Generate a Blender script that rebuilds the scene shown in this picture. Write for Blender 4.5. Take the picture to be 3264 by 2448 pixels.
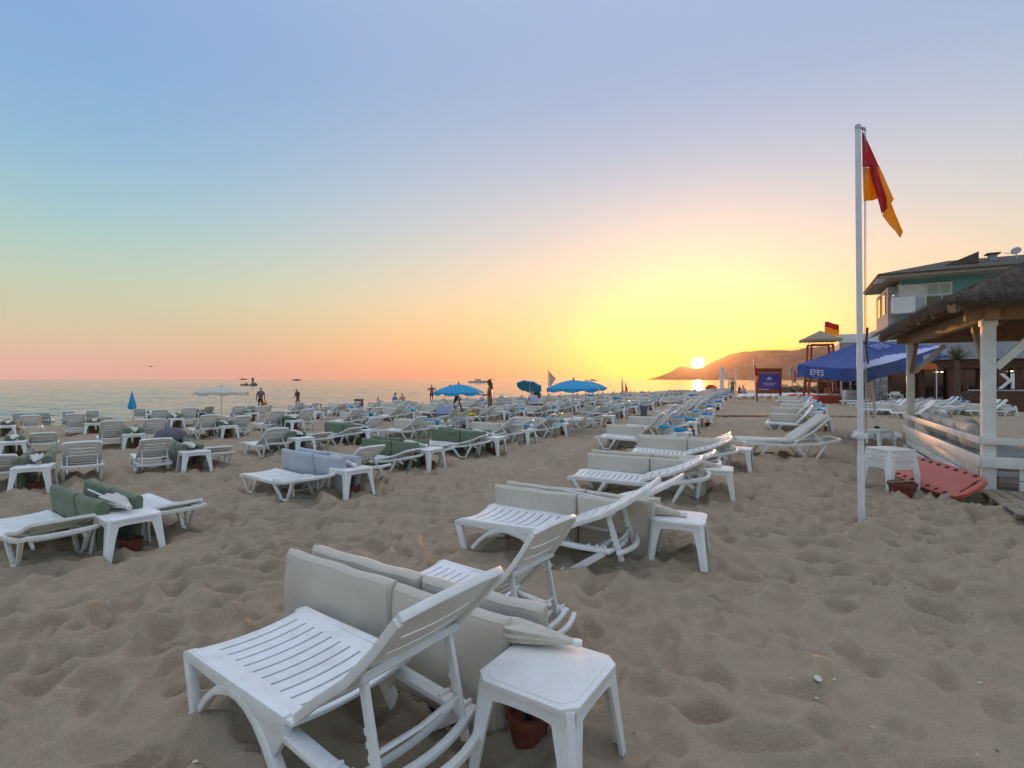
import bpy, bmesh, math, random
import numpy as np
from mathutils import Vector, Matrix, Euler, noise as mnoise

for o in list(bpy.data.objects):
    bpy.data.objects.remove(o)
SC = bpy.context.scene
COL = SC.collection
R = math.radians
random.seed(7)

# ------------------------------------------------------------------ camera
F, CX, HY, CAMZ = 1680.0, 1632.0, 1209.0, 1.7          # photo pixels (3264 wide)
cam = bpy.data.cameras.new('camera')
cam.lens = 36.0 * F / 3264.0
cam.sensor_width = 36.0
cam.shift_y = -15.0 / 3264.0
cam.clip_start = 0.05
cam.clip_end = 60000
camo = bpy.data.objects.new('camera', cam)
COL.objects.link(camo)
camo.location = (0, 0, CAMZ)
camo.rotation_euler = (R(90), 0, 0)
SC.camera = camo

# ------------------------------------------------------------------ sun, sky, exposure
SUN_AZ, SUN_EL = R(19.45), R(1.62)
SUN_DIR = Vector((math.sin(SUN_AZ) * math.cos(SUN_EL), math.cos(SUN_AZ) * math.cos(SUN_EL), math.sin(SUN_EL)))
sl = bpy.data.lights.new('sun', 'SUN')
sl.energy = 2.0
sl.angle = R(0.55)
sl.color = (1.0, 0.42, 0.13)
so = bpy.data.objects.new('sun', sl)
COL.objects.link(so)
so.rotation_euler = (-SUN_DIR).to_track_quat('-Z', 'Y').to_euler()

def s2l(c):
    return tuple(((x / 255.0) / 12.92 if x / 255.0 <= 0.04045 else ((x / 255.0 + 0.055) / 1.055) ** 2.4) for x in c)

class NT:
    """tiny helper for node trees"""
    def __init__(s, tree):
        s.t = tree
        s.n = tree.nodes
        s.l = tree.links
    def node(s, typ, **kw):
        nd = s.n.new(typ)
        for k, v in kw.items():
            setattr(nd, k, v)
        return nd
    def put(s, sock, v):
        if v is None:
            return
        if isinstance(v, bpy.types.NodeSocket):
            s.l.new(v, sock)
        else:
            sock.default_value = v
    def math(s, op, a, b=None, c=None, clamp=False):
        nd = s.node('ShaderNodeMath', operation=op)
        nd.use_clamp = clamp
        for i, v in enumerate((a, b, c)):
            s.put(nd.inputs[i], v)
        return nd.outputs[0]
    def vmath(s, op, a, b=None):
        nd = s.node('ShaderNodeVectorMath', operation=op)
        s.put(nd.inputs[0], a)
        s.put(nd.inputs[1], b)
        return nd.outputs['Value'] if op in ('DOT_PRODUCT', 'LENGTH') else nd.outputs[0]
    def mix(s, fac, a, b, blend='MIX'):
        nd = s.node('ShaderNodeMix', data_type='RGBA', blend_type=blend)
        s.put(nd.inputs[0], fac)
        s.put(nd.inputs[6], a if not isinstance(a, tuple) else (*a[:3], 1))
        s.put(nd.inputs[7], b if not isinstance(b, tuple) else (*b[:3], 1))
        return nd.outputs[2]
    def ramp(s, fac, stops, interp='LINEAR'):
        nd = s.node('ShaderNodeValToRGB')
        cr = nd.color_ramp
        cr.interpolation = interp
        while len(cr.elements) < len(stops):
            cr.elements.new(0.5)
        for e, (p, c) in zip(cr.elements, stops):
            e.position = p
            e.color = (*c[:3], 1)
        s.put(nd.inputs[0], fac)
        return nd.outputs[0]
    def maprange(s, v, a, b, c=0.0, d=1.0, smooth=False):
        nd = s.node('ShaderNodeMapRange')
        if smooth:
            nd.interpolation_type = 'SMOOTHSTEP'
        for i, x in enumerate((v, a, b, c, d)):
            s.put(nd.inputs[i], x)
        return nd.outputs[0]
    def noise(s, vec, scale, detail=3.0, rough=0.55):
        nd = s.node('ShaderNodeTexNoise')
        s.put(nd.inputs['Vector'], vec)
        nd.inputs['Scale'].default_value = scale
        nd.inputs['Detail'].default_value = detail
        nd.inputs['Roughness'].default_value = rough
        return nd.outputs[0]

w = bpy.data.worlds.new('World')
SC.world = w
w.use_nodes = True
t = NT(w.node_tree)
for nd in list(t.n):
    t.n.remove(nd)
gen = t.node('ShaderNodeTexCoord').outputs['Generated']
dirv = t.vmath('NORMALIZE', gen)
sep = t.node('ShaderNodeSeparateXYZ')
t.l.new(dirv, sep.inputs[0])
el = t.math('MULTIPLY', t.math('ARCSINE', sep.outputs[2]), 180 / math.pi)        # elevation, degrees
elf = t.math('DIVIDE', t.math('MAXIMUM', el, 0.0), 90.0)
flat = t.node('ShaderNodeCombineXYZ')
t.l.new(sep.outputs[0], flat.inputs[0]); t.l.new(sep.outputs[1], flat.inputs[1])
fl = t.vmath('NORMALIZE', flat.outputs[0])
cosaz = t.vmath('DOT_PRODUCT', fl, (math.sin(SUN_AZ), math.cos(SUN_AZ), 0.0))
az = t.math('MULTIPLY', t.math('ARCCOSINE', t.math('MINIMUM', cosaz, 1.0)), 180 / math.pi)   # degrees from the sun's bearing

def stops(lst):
    # visible tones taken back by the camera exposure set below; unseen zenith left brighter
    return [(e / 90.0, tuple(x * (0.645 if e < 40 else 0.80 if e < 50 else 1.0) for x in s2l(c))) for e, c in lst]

HIGH = [(45.0, (162, 178, 208)), (62.0, (202, 206, 218)), (90.0, (226, 225, 227))]  # unseen sky above the frame, brightened to lift the light on the beach
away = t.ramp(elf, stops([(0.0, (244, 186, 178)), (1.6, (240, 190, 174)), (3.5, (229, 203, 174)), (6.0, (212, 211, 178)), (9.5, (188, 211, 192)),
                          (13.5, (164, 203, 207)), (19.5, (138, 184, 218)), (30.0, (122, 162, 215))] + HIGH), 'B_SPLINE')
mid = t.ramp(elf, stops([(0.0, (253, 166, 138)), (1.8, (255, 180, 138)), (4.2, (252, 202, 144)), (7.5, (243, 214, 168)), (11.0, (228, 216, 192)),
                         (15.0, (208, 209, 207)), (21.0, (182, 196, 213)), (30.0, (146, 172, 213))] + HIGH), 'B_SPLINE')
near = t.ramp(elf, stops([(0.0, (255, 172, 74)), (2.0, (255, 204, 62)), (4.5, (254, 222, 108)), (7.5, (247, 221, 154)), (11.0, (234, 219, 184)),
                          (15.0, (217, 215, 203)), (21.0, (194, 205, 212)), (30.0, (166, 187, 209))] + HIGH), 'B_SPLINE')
f1 = t.maprange(az, 18.0, 62.0, 0.0, 1.0, True)
f2 = t.math('MULTIPLY', t.maprange(az, 0.0, 18.0, 1.0, 0.0, True), t.maprange(el, 5.0, 22.0, 1.0, 0.0, True))
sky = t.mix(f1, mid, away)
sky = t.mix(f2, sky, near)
# glow about the sun and the disc itself
ang = t.math('MULTIPLY', t.math('ARCCOSINE', t.math('MINIMUM', t.vmath('DOT_PRODUCT', dirv, tuple(SUN_DIR)), 1.0)), 180 / math.pi)
def gauss(sig):
    q = t.math('DIVIDE', ang, sig)
    return t.math('EXPONENT', t.math('MULTIPLY', t.math('MULTIPLY', q, q), -1.0))
glow = t.mix(1.0, (0, 0, 0), (0.35, 0.03, 0.0))
gl1 = t.vmath('SCALE', glow); 
t.l.new(gauss(4.5), gl1.node.inputs['Scale'])
gl2n = t.node('ShaderNodeVectorMath', operation='SCALE')
gl2n.inputs[0].default_value = (1.2, 0.95, 0.05)
t.l.new(gauss(1.5), gl2n.inputs['Scale'])
disc = t.node('ShaderNodeVectorMath', operation='SCALE')
disc.inputs[0].default_value = (14.0, 11.5, 8.0)
t.l.new(t.maprange(ang, 0.46, 0.66, 1.0, 0.0, True), disc.inputs['Scale'])
nish = t.node('ShaderNodeTexSky', sky_type='NISHITA')
nish.sun_disc = False
nish.sun_elevation = SUN_EL
nish.sun_rotation = SUN_AZ
nish.air_density = 1.0
nish.dust_density = 1.5
nish.ozone_density = 1.5
nscale = t.node('ShaderNodeVectorMath', operation='SCALE')
t.l.new(nish.outputs[0], nscale.inputs[0])
nscale.inputs['Scale'].default_value = 0.03
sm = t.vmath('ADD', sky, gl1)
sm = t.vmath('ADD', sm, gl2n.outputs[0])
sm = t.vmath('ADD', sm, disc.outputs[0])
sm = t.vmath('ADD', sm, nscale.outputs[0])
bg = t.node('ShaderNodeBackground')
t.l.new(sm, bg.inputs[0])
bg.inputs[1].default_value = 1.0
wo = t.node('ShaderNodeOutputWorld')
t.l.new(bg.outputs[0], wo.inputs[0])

SC.view_settings.view_transform = 'Standard'
SC.view_settings.look = 'None'
SC.view_settings.exposure = 0.60
SC.view_settings.gamma = 1.0
SC.render.engine = 'CYCLES'
SC.cycles.use_denoising = True
SC.cycles.max_bounces = 6
SC.cycles.diffuse_bounces = 3
SC.cycles.glossy_bounces = 3
SC.cycles.volume_bounces = 0
SC.cycles.transparent_max_bounces = 8
SC.cycles.sample_clamp_indirect = 6.0

# ------------------------------------------------------------------ the lie of the land
NX, NY = -0.88, 0.47          # towards the water
TX, TY = 0.47, 0.88           # along the beach
HDIR = Vector((-NX, -NY, 0))  # head end of the loungers
TDIR = Vector((TX, TY, 0))
SEA_Z = -0.55

def sstep(x, a, b):
    q = np.clip((x - a) / (b - a), 0, 1)
    return q * q * (3 - 2 * q)

def zmac(X, Y):
    s = X * NX + Y * NY
    tt = X * TX + Y * TY
    S = s + 0.27 * tt
    z = -0.012 * np.clip(s, 0, 24)
    z = z - 0.45 * sstep(S, 27, 40) - 2.2 * sstep(S, 39, 70)
    return z

def ground(u, v):
    Y = F * CAMZ / max(v - HY, 1.0)
    for _ in range(14):
        X = (u - CX) / F * Y
        Y = 0.5 * Y + 0.5 * F * (CAMZ - max(SEA_Z, float(zmac(X, Y)))) / (v - HY)
    return Vector(((u - CX) / F * Y, Y, max(SEA_Z, float(zmac((u - CX) / F * Y, Y)))))

def at(u, v, Y):
    return Vector(((u - CX) / F * Y, Y, CAMZ + (HY - v) / F * Y))

def on(X, Y):
    return Vector((X, Y, float(zmac(X, Y))))

# ------------------------------------------------------------------ materials
MATS = {}
def mat(name, col, rough=0.5, var=0.12, scale=6.0, bump=0.0, bscale=60.0, spec=0.5, metal=0.0, col2=None, trans=0.0, detail=4.0, emit=None, estr=0.0, sub=0.0):
    if name in MATS:
        return MATS[name]
    m = bpy.data.materials.new(name)
    m.use_nodes = True
    q = NT(m.node_tree)
    b = q.n['Principled BSDF']
    oc = q.node('ShaderNodeTexCoord').outputs['Object']
    if var > 0 or col2:
        nz = q.noise(oc, scale, detail)
        if col2:
            c = q.ramp(nz, [(0.35, col), (0.65, col2)])
        else:
            lo = tuple(x * (1 - var) for x in col)
            hi = tuple(min(1, x * (1 + var)) for x in col)
            c = q.ramp(nz, [(0.3, lo), (0.7, hi)])
        q.l.new(c, b.inputs['Base Color'])
    else:
        b.inputs['Base Color'].default_value = (*col, 1)
    b.inputs['Roughness'].default_value = rough
    b.inputs['Metallic'].default_value = metal
    b.inputs['Specular IOR Level'].default_value = spec
    if bump > 0:
        bn = q.node('ShaderNodeBump')
        bn.inputs['Strength'].default_value = bump
        bn.inputs['Distance'].default_value = 0.01
        q.l.new(q.noise(oc, bscale, 3.0), bn.inputs['Height'])
        q.l.new(bn.outputs[0], b.inputs['Normal'])
    if trans > 0:
        out = q.n['Material Output']
        tr = q.node('ShaderNodeBsdfTranslucent')
        tr.inputs[0].default_value = (*col, 1)
        mx = q.node('ShaderNodeMixShader')
        mx.inputs[0].default_value = trans
        q.l.new(b.outputs[0], mx.inputs[1]); q.l.new(tr.outputs[0], mx.inputs[2])
        q.l.new(mx.outputs[0], out.inputs[0])
    if emit:
        b.inputs['Emission Color'].default_value = (*emit, 1)
        b.inputs['Emission Strength'].default_value = estr
    MATS[name] = m
    return m

def M(n):
    return MATS[n]

# white moulded plastic: faint grime, sand dust, slight scuffs
def plastic():
    m = bpy.data.materials.new('white_plastic')
    m.use_nodes = True
    q = NT(m.node_tree)
    b = q.n['Principled BSDF']
    oc = q.node('ShaderNodeTexCoord').outputs['Object']
    inf = q.node('ShaderNodeObjectInfo').outputs['Random']
    n1 = q.noise(oc, 7.0, 5.0, 0.65)
    n2 = q.noise(oc, 55.0, 3.0, 0.6)
    base = q.mix(q.maprange(n1, 0.42, 0.72, 0.0, 1.0), (0.84, 0.86, 0.86), (0.72, 0.73, 0.70))
    base = q.mix(q.maprange(n2, 0.62, 0.74, 0.0, 0.35), base, (0.42, 0.38, 0.31))
    base = q.mix(q.maprange(inf, 0.55, 1.0, 0.0, 0.55), base, (0.66, 0.63, 0.54))
    q.l.new(base, b.inputs['Base Color'])
    q.l.new(q.maprange(n2, 0.3, 0.7, 0.30, 0.52), b.inputs['Roughness'])
    b.inputs['Specular IOR Level'].default_value = 0.45
    bn = q.node('ShaderNodeBump')
    bn.inputs['Strength'].default_value = 0.08
    bn.inputs['Distance'].default_value = 0.004
    q.l.new(n2, bn.inputs['Height'])
    q.l.new(bn.outputs[0], b.inputs['Normal'])
    MATS['white_plastic'] = m
plastic()

def fabric(name, col, col2):
    m = bpy.data.materials.new(name)
    m.use_nodes = True
    q = NT(m.node_tree)
    b = q.n['Principled BSDF']
    oc = q.node('ShaderNodeTexCoord').outputs['Object']
    n1 = q.noise(oc, 4.0, 5.0, 0.6)
    c = q.mix(q.maprange(n1, 0.35, 0.7, 0.0, 1.0), col, col2)
    n3 = q.noise(oc, 160.0, 2.0)
    c = q.mix(q.maprange(n3, 0.35, 0.65, 0.0, 0.12), c, tuple(x * 0.55 for x in col))
    q.l.new(c, b.inputs['Base Color'])
    b.inputs['Roughness'].default_value = 0.85
    b.inputs['Specular IOR Level'].default_value = 0.25
    b.inputs['Sheen Weight'].default_value = 0.15
    bn = q.node('ShaderNodeBump')
    bn.inputs['Strength'].default_value = 0.22
    bn.inputs['Distance'].default_value = 0.01
    q.l.new(q.math('ADD', q.math('MULTIPLY', q.noise(oc, 9.0, 3.0), 2.0), q.math('MULTIPLY', n3, 0.12)), bn.inputs['Height'])
    q.l.new(bn.outputs[0], b.inputs['Normal'])
    MATS[name] = m
fabric('beige_fabric', (0.61, 0.565, 0.48), (0.53, 0.485, 0.405))
fabric('green_fabric', (0.15, 0.20, 0.125), (0.12, 0.165, 0.105))
fabric('grey_blue_fabric', (0.46, 0.50, 0.55), (0.40, 0.44, 0.50))
fabric('pillow_fabric', (0.62, 0.60, 0.54), (0.52, 0.50, 0.44))
mat('piping', (0.36, 0.34, 0.29), 0.8, 0.05)
mat('cream_canvas', (0.66, 0.63, 0.53), 0.8, 0.12, 10, 0.15, 40, trans=0.15)
mat('tan_canvas', (0.40, 0.33, 0.24), 0.8, 0.12, 8, 0.1, 40, trans=0.2)
mat('white_canvas', (0.74, 0.73, 0.68), 0.8, 0.08, 5, 0.1, 40, trans=0.25)
mat('blue_canvas', (0.03, 0.43, 0.74), 0.7, 0.15, 4, 0.1, 40, trans=0.3)
mat('teal_canvas', (0.02, 0.38, 0.60), 0.7, 0.12, 4, 0.1, 40, trans=0.3)
mat('navy_canvas', (0.03, 0.08, 0.30), 0.6, 0.18, 3, 0.1, 30, trans=0.12)
mat('pale_lilac_canvas', (0.46, 0.50, 0.72), 0.7, 0.06, 3)
mat('print_white', (0.75, 0.77, 0.84), 0.6, 0.0)
mat('dull_print', (0.30, 0.36, 0.62), 0.6, 0.0)
mat('white_metal', (0.72, 0.74, 0.77), 0.35, 0.06, 9)
mat('white_paint_wood', (0.70, 0.69, 0.63), 0.6, 0, 5, 0.35, 30, col2=(0.82, 0.82, 0.78))
mat('terracotta', (0.17, 0.045, 0.028), 0.75, 0.3, 9, 0.2, 50)
mat('dark_pole', (0.05, 0.05, 0.055), 0.5, 0.1)
mat('black_plastic', (0.012, 0.012, 0.014), 0.4, 0.1)
mat('red_board', (0.50, 0.11, 0.075), 0.45, 0.1, 5, 0.08, 60)
mat('hole_dark', (0.05, 0.012, 0.01), 0.8, 0.0)
mat('wood_brown', (0.27, 0.075, 0.025), 0.55, 0.35, 7, 0.2, 40)
mat('wood_red', (0.30, 0.035, 0.018), 0.5, 0.25, 7, 0.2, 40)
mat('wood_grey', (0.27, 0.235, 0.18), 0.8, 0.3, 9, 0.4, 40)
mat('wood_tan', (0.36, 0.27, 0.18), 0.8, 0.3, 9, 0.4, 40)
mat('thatch', (0.10, 0.078, 0.06), 0.95, 0.5, 30, 1.0, 90)
mat('thatch_under', (0.20, 0.115, 0.06), 0.95, 0.35, 22, 0.8, 60)
mat('beam_wood', (0.34, 0.22, 0.12), 0.75, 0.25, 6, 0.3, 30)
mat('skin_tan', (0.26, 0.115, 0.065), 0.55, 0.08)
mat('skin_light', (0.42, 0.235, 0.155), 0.55, 0.08)
mat('skin_dark', (0.115, 0.055, 0.035), 0.5, 0.08)
mat('hair_dark', (0.018, 0.011, 0.008), 0.6, 0.2, 30)
mat('hair_brown', (0.09, 0.032, 0.014), 0.6, 0.3, 30)
mat('cloth_grey', (0.105, 0.11, 0.125), 0.85, 0.1)
mat('cloth_black', (0.012, 0.012, 0.014), 0.85, 0.1)
mat('cloth_lilac', (0.45, 0.45, 0.62), 0.85, 0.08)
mat('cloth_white', (0.66, 0.66, 0.64), 0.85, 0.08)
mat('cloth_blue', (0.17, 0.21, 0.42), 0.85, 0.12)
mat('cloth_brown', (0.09, 0.06, 0.05), 0.85, 0.1)
mat('orange_bag', (0.75, 0.16, 0.02), 0.55, 0.15)
mat('yellow_towel', (0.62, 0.45, 0.02), 0.9, 0.15, 9, 0.3, 40)
mat('towel_lilac', (0.33, 0.37, 0.60), 0.9, 0.15, 9, 0.3, 40)
mat('flag_red', (0.58, 0.022, 0.03), 0.7, 0.12, 3, trans=0.35)
mat('flag_yellow', (0.88, 0.46, 0.01), 0.7, 0.1, 3, trans=0.5)
mat('flag_white', (0.62, 0.58, 0.60), 0.7, 0.06, 3, trans=0.4)
mat('sign_blue', (0.045, 0.065, 0.36), 0.35, 0.08, 2)
mat('steel', (0.42, 0.42, 0.42), 0.35, 0.1, 4, metal=0.8)
mat('rope', (0.35, 0.33, 0.29), 0.9, 0.1)
mat('bucket_blue', (0.10, 0.115, 0.20), 0.5, 0.1)
mat('boat_dark', (0.06, 0.055, 0.055), 0.5, 0.2)
mat('boat_white', (0.62, 0.6, 0.58), 0.4, 0.1)
mat('red_paint', (0.55, 0.03, 0.015), 0.5, 0.15)
mat('wall_teal', (0.12, 0.36, 0.37), 0.85, 0.08, 2, 0.15, 40)
mat('wall_white', (0.74, 0.75, 0.75), 0.85, 0.06, 2, 0.15, 40)
mat('wall_grey', (0.34, 0.36, 0.385), 0.85, 0.1, 2, 0.15, 40)
mat('wall_brown', (0.10, 0.045, 0.028), 0.8, 0.25, 2, 0.2, 30)
mat('roof_dark', (0.085, 0.075, 0.055), 0.85, 0.25, 3, 0.4, 30)
mat('soffit', (0.36, 0.33, 0.26), 0.85, 0.1, 3)
mat('glass_dark', (0.02, 0.016, 0.014), 0.08, 0.2, 1, spec=0.7)
mat('curtain', (0.42, 0.52, 0.47), 0.8, 0.12, 6)
mat('awning_orange', (0.58, 0.13, 0.025), 0.7, 0.1)
mat('lamp_glow', (0.9, 0.85, 0.7), 0.4, 0.0, emit=(1.0, 0.86, 0.62), estr=4.0)
mat('stone_a', (0.26, 0.245, 0.225), 0.9, 0.25, 6, 0.5, 30)
mat('stone_b', (0.36, 0.34, 0.31), 0.9, 0.25, 6, 0.5, 30)
mat('stone_c', (0.155, 0.14, 0.13), 0.9, 0.25, 6, 0.5, 30)
mat('mortar', (0.19, 0.175, 0.155), 0.95, 0.2, 9, 0.4, 30)
mat('palm_leaf', (0.075, 0.085, 0.02), 0.6, 0.35, 5)
mat('palm_trunk', (0.12, 0.07, 0.045), 0.9, 0.35, 9, 0.6, 30)
mat('shrub_leaf', (0.03, 0.05, 0.015), 0.7, 0.4, 6)
mat('poster_dark', (0.16, 0.05, 0.045), 0.5, 0, 7, col2=(0.10, 0.14, 0.16))
mat('turquoise_towel', (0.05, 0.30, 0.30), 0.9, 0.15)
mat('shell', (0.62, 0.58, 0.52), 0.6, 0.2)
mat('bird_grey', (0.12, 0.11, 0.11), 0.8, 0.1)

# ------------------------------------------------------------------ mesh building
class MB:
    def __init__(s):
        s.v = []
        s.f = []
        s.m = []
        s.mi = 0
    def add(s, vs, fs):
        o = len(s.v)
        s.v += [tuple(p) for p in vs]
        s.f += [tuple(o + i for i in f) for f in fs]
        s.m += [s.mi] * len(fs)
        return s
    def box(s, c, size, rot=None):
        hx, hy, hz = (q / 2 for q in size)
        vs = [Vector((x, y, z)) for z in (-hz, hz) for y in (-hy, hy) for x in (-hx, hx)]
        if rot is not None:
            rm = Euler(rot).to_matrix()
            vs = [rm @ p for p in vs]
        c = Vector(c)
        return s.add([p + c for p in vs], [(0, 2, 3, 1), (4, 5, 7, 6), (0, 1, 5, 4), (2, 6, 7, 3), (0, 4, 6, 2), (1, 3, 7, 5)])
    def sweep(s, pts, w, h, up=(0, 0, 1), caps=True):
        """rectangular section along a polyline; w across, h along 'up'. w, h may be lists"""
        pts = [Vector(p) for p in pts]
        n = len(pts)
        ws = w if isinstance(w, (list, tuple)) else [w] * n
        hs = h if isinstance(h, (list, tuple)) else [h] * n
        vs = []
        up = Vector(up)
        for i, p in enumerate(pts):
            a = pts[max(i - 1, 0)]
            b = pts[min(i + 1, n - 1)]
            tg = (b - a).normalized()
            side = tg.cross(up)
            if side.length < 1e-5:
                side = tg.cross(Vector((1, 0, 0)))
            side.normalize()
            nn = side.cross(tg).normalized()
            if 0 < i < n - 1:
                d1 = (pts[i] - a).normalized(); d2 = (b - pts[i]).normalized()
                k = 1 / max(0.5, math.cos(d1.angle(d2, 0) / 2))
            else:
                k = 1
            for (sx, sz) in ((-1, -1), (1, -1), (1, 1), (-1, 1)):
                vs.append(p + side * sx * ws[i] / 2 + nn * sz * hs[i] / 2 * k)
        fs = []
        for i in range(n - 1):
            for j in range(4):
                a = i * 4 + j
                b = i * 4 + (j + 1) % 4
                fs.append((a, b, b + 4, a + 4))
        if caps:
            fs.append((3, 2, 1, 0))
            o = (n - 1) * 4
            fs.append((o, o + 1, o + 2, o + 3))
        return s.add(vs, fs)
    def bar(s, p, q, w, h, up=(0, 0, 1)):
        return s.sweep([p, q], w, h, up)
    def tube(s, pts, r, n=8, caps=True):
        pts = [Vector(p) for p in pts]
        k = len(pts)
        rs = r if isinstance(r, (list, tuple)) else [r] * k
        vs = []
        ref = None
        for i, p in enumerate(pts):
            tg = (pts[min(i + 1, k - 1)] - pts[max(i - 1, 0)]).normalized()
            if ref is None:
                ref = tg.orthogonal().normalized()
            ref = (ref - tg * ref.dot(tg))
            if ref.length < 1e-6:
                ref = tg.orthogonal()
            ref.normalize()
            bi = tg.cross(ref)
            for j in range(n):
                a = 2 * math.pi * j / n
                vs.append(p + (ref * math.cos(a) + bi * math.sin(a)) * rs[i])
        fs = []
        for i in range(k - 1):
            for j in range(n):
                a = i * n + j
                b = i * n + (j + 1) % n
                fs.append((a, b, b + n, a + n))
        if caps:
            fs.append(tuple(reversed(range(n))))
            fs.append(tuple((k - 1) * n + j for j in range(n)))
        return s.add(vs, fs)
    def lathe(s, prof, n=16, axis='Z', c=(0, 0, 0), mod=None):
        """prof: (r, h) pairs; closed with caps where r > 0"""
        c = Vector(c)
        vs = []
        for (r, h) in prof:
            for j in range(n):
                a = 2 * math.pi * j / n
                rr = r * (mod(a, h) if mod else 1)
                x, y = rr * math.cos(a), rr * math.sin(a)
                vs.append(c + (Vector((x, y, h)) if axis == 'Z' else Vector((h, x, y))))
        fs = []
        for i in range(len(prof) - 1):
            for j in range(n):
                a = i * n + j
                b = i * n + (j + 1) % n
                fs.append((a, b, b + n, a + n))
        fs.append(tuple(reversed(range(n))))
        o = (len(prof) - 1) * n
        fs.append(tuple(o + j for j in range(n)))
        return s.add(vs, fs)
    def prism(s, outline, z0, z1, mat4=None):
        n = len(outline)
        vs = [Vector((x, y, z0)) for x, y in outline] + [Vector((x, y, z1)) for x, y in outline]
        if mat4 is not None:
            vs = [mat4 @ p for p in vs]
        fs = [tuple(reversed(range(n))), tuple(range(n, 2 * n))]
        fs += [(i, (i + 1) % n, n + (i + 1) % n, n + i) for i in range(n)]
        return s.add(vs, fs)
    def grid(s, fn, nu, nv):
        vs = [fn(i / nu, j / nv) for j in range(nv + 1) for i in range(nu + 1)]
        fs = [(j * (nu + 1) + i, j * (nu + 1) + i + 1, (j + 1) * (nu + 1) + i + 1, (j + 1) * (nu + 1) + i) for j in range(nv) for i in range(nu)]
        return s.add(vs, fs)
    def mesh(s, name, mats, smooth=False, bevel=0.0, seg=2, solid=0.0, merge=False):
        me = bpy.data.meshes.new(name)
        me.from_pydata(s.v, [], s.f)
        for m_ in (mats if isinstance(mats, (list, tuple)) else [mats]):
            me.materials.append(MATS[m_] if isinstance(m_, str) else m_)
        if any(s.m):
            me.polygons.foreach_set('material_index', s.m)
        bm = bmesh.new()
        bm.from_mesh(me)
        if merge:
            bmesh.ops.remove_doubles(bm, verts=bm.verts, dist=1e-4)
        bmesh.ops.recalc_face_normals(bm, faces=bm.faces)
        if solid:
            bmesh.ops.solidify(bm, geom=bm.faces[:], thickness=solid)
            bmesh.ops.recalc_face_normals(bm, faces=bm.faces)
        if bevel > 0:
            ed = [e for e in bm.edges if len(e.link_faces) == 2 and e.calc_face_angle(0) > 0.5]
            bmesh.ops.bevel(bm, geom=ed, offset=bevel, segments=seg, affect='EDGES', profile=0.6, clamp_overlap=True)
        bm.to_mesh(me)
        bm.free()
        if smooth or bevel > 0:
            me.polygons.foreach_set('use_smooth', [True] * len(me.polygons))
            try:
                me.set_sharp_from_angle(angle=R(38))
            except Exception:
                pass
        me.update()
        return me
    def build(s, name, mats, parent=None, **kw):
        return obj(name, s.mesh(name, mats, **kw), parent)

def obj(name, me, parent=None, loc=None, rot=None, scale=None):
    o = bpy.data.objects.new(name, me)
    COL.objects.link(o)
    if parent is not None:
        o.parent = parent
    if loc is not None:
        o.location = loc
    if rot is not None:
        o.rotation_euler = rot
    if scale is not None:
        o.scale = scale
    return o

def tag(o, label, cat, group=None):
    o['label'] = label
    o['category'] = cat
    if group:
        o['group'] = group
    return o

def struct(o):
    o['kind'] = 'structure'
    return o

def thing(name, label, cat, loc=(0, 0, 0), rz=0.0, group=None, scale=None):
    o = bpy.data.objects.new(name, None)
    COL.objects.link(o)
    o.empty_display_size = 0.2
    o.location = loc
    o.rotation_euler = (0, 0, rz)
    if scale:
        o.scale = (scale, scale, scale)
    return tag(o, label, cat, group)

def text_mesh(txt, size, ext=0.002):
    cu = bpy.data.curves.new('text', 'FONT')
    cu.body = txt
    cu.size = size
    cu.extrude = ext
    cu.align_x = 'CENTER'
    cu.align_y = 'CENTER'
    cu.resolution_u = 3
    o = bpy.data.objects.new('text', cu)
    COL.objects.link(o)
    bpy.context.view_layer.update()
    me = bpy.data.meshes.new_from_object(o.evaluated_get(bpy.context.evaluated_depsgraph_get()))
    bpy.data.objects.remove(o)
    bpy.data.curves.remove(cu)
    return me

# ------------------------------------------------------------------ sand
def hash2(ix, iy, k):
    q = np.sin(ix * 127.1 + iy * 311.7 + k * 74.7) * 43758.5453
    return q - np.floor(q)

def vnoise(x, y, k=0):
    ix, iy = np.floor(x), np.floor(y)
    fx, fy = x - ix, y - iy
    fx = fx * fx * (3 - 2 * fx); fy = fy * fy * (3 - 2 * fy)
    a = hash2(ix, iy, k); b = hash2(ix + 1, iy, k); c = hash2(ix, iy + 1, k); d = hash2(ix + 1, iy + 1, k)
    return (a * (1 - fx) + b * fx) * (1 - fy) + (c * (1 - fx) + d * fx) * fy

def cells(x, y, k, jit=0.9, off=0.3):
    """lower envelope of bowls of different depth: hollows that meet in sharp crests"""
    ix, iy = np.floor(x), np.floor(y)
    best = np.full(x.shape, 9.0)
    for dx in (-1, 0, 1):
        for dy in (-1, 0, 1):
            cx, cy = ix + dx, iy + dy
            px = cx + 0.5 + (hash2(cx, cy, k) - 0.5) * jit
            py = cy + 0.5 + (hash2(cx, cy, k + 5) - 0.5) * jit
            d = (x - px) ** 2 + (y - py) ** 2 + off * hash2(cx, cy, k + 9)
            best = np.minimum(best, d)
    return best

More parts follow.
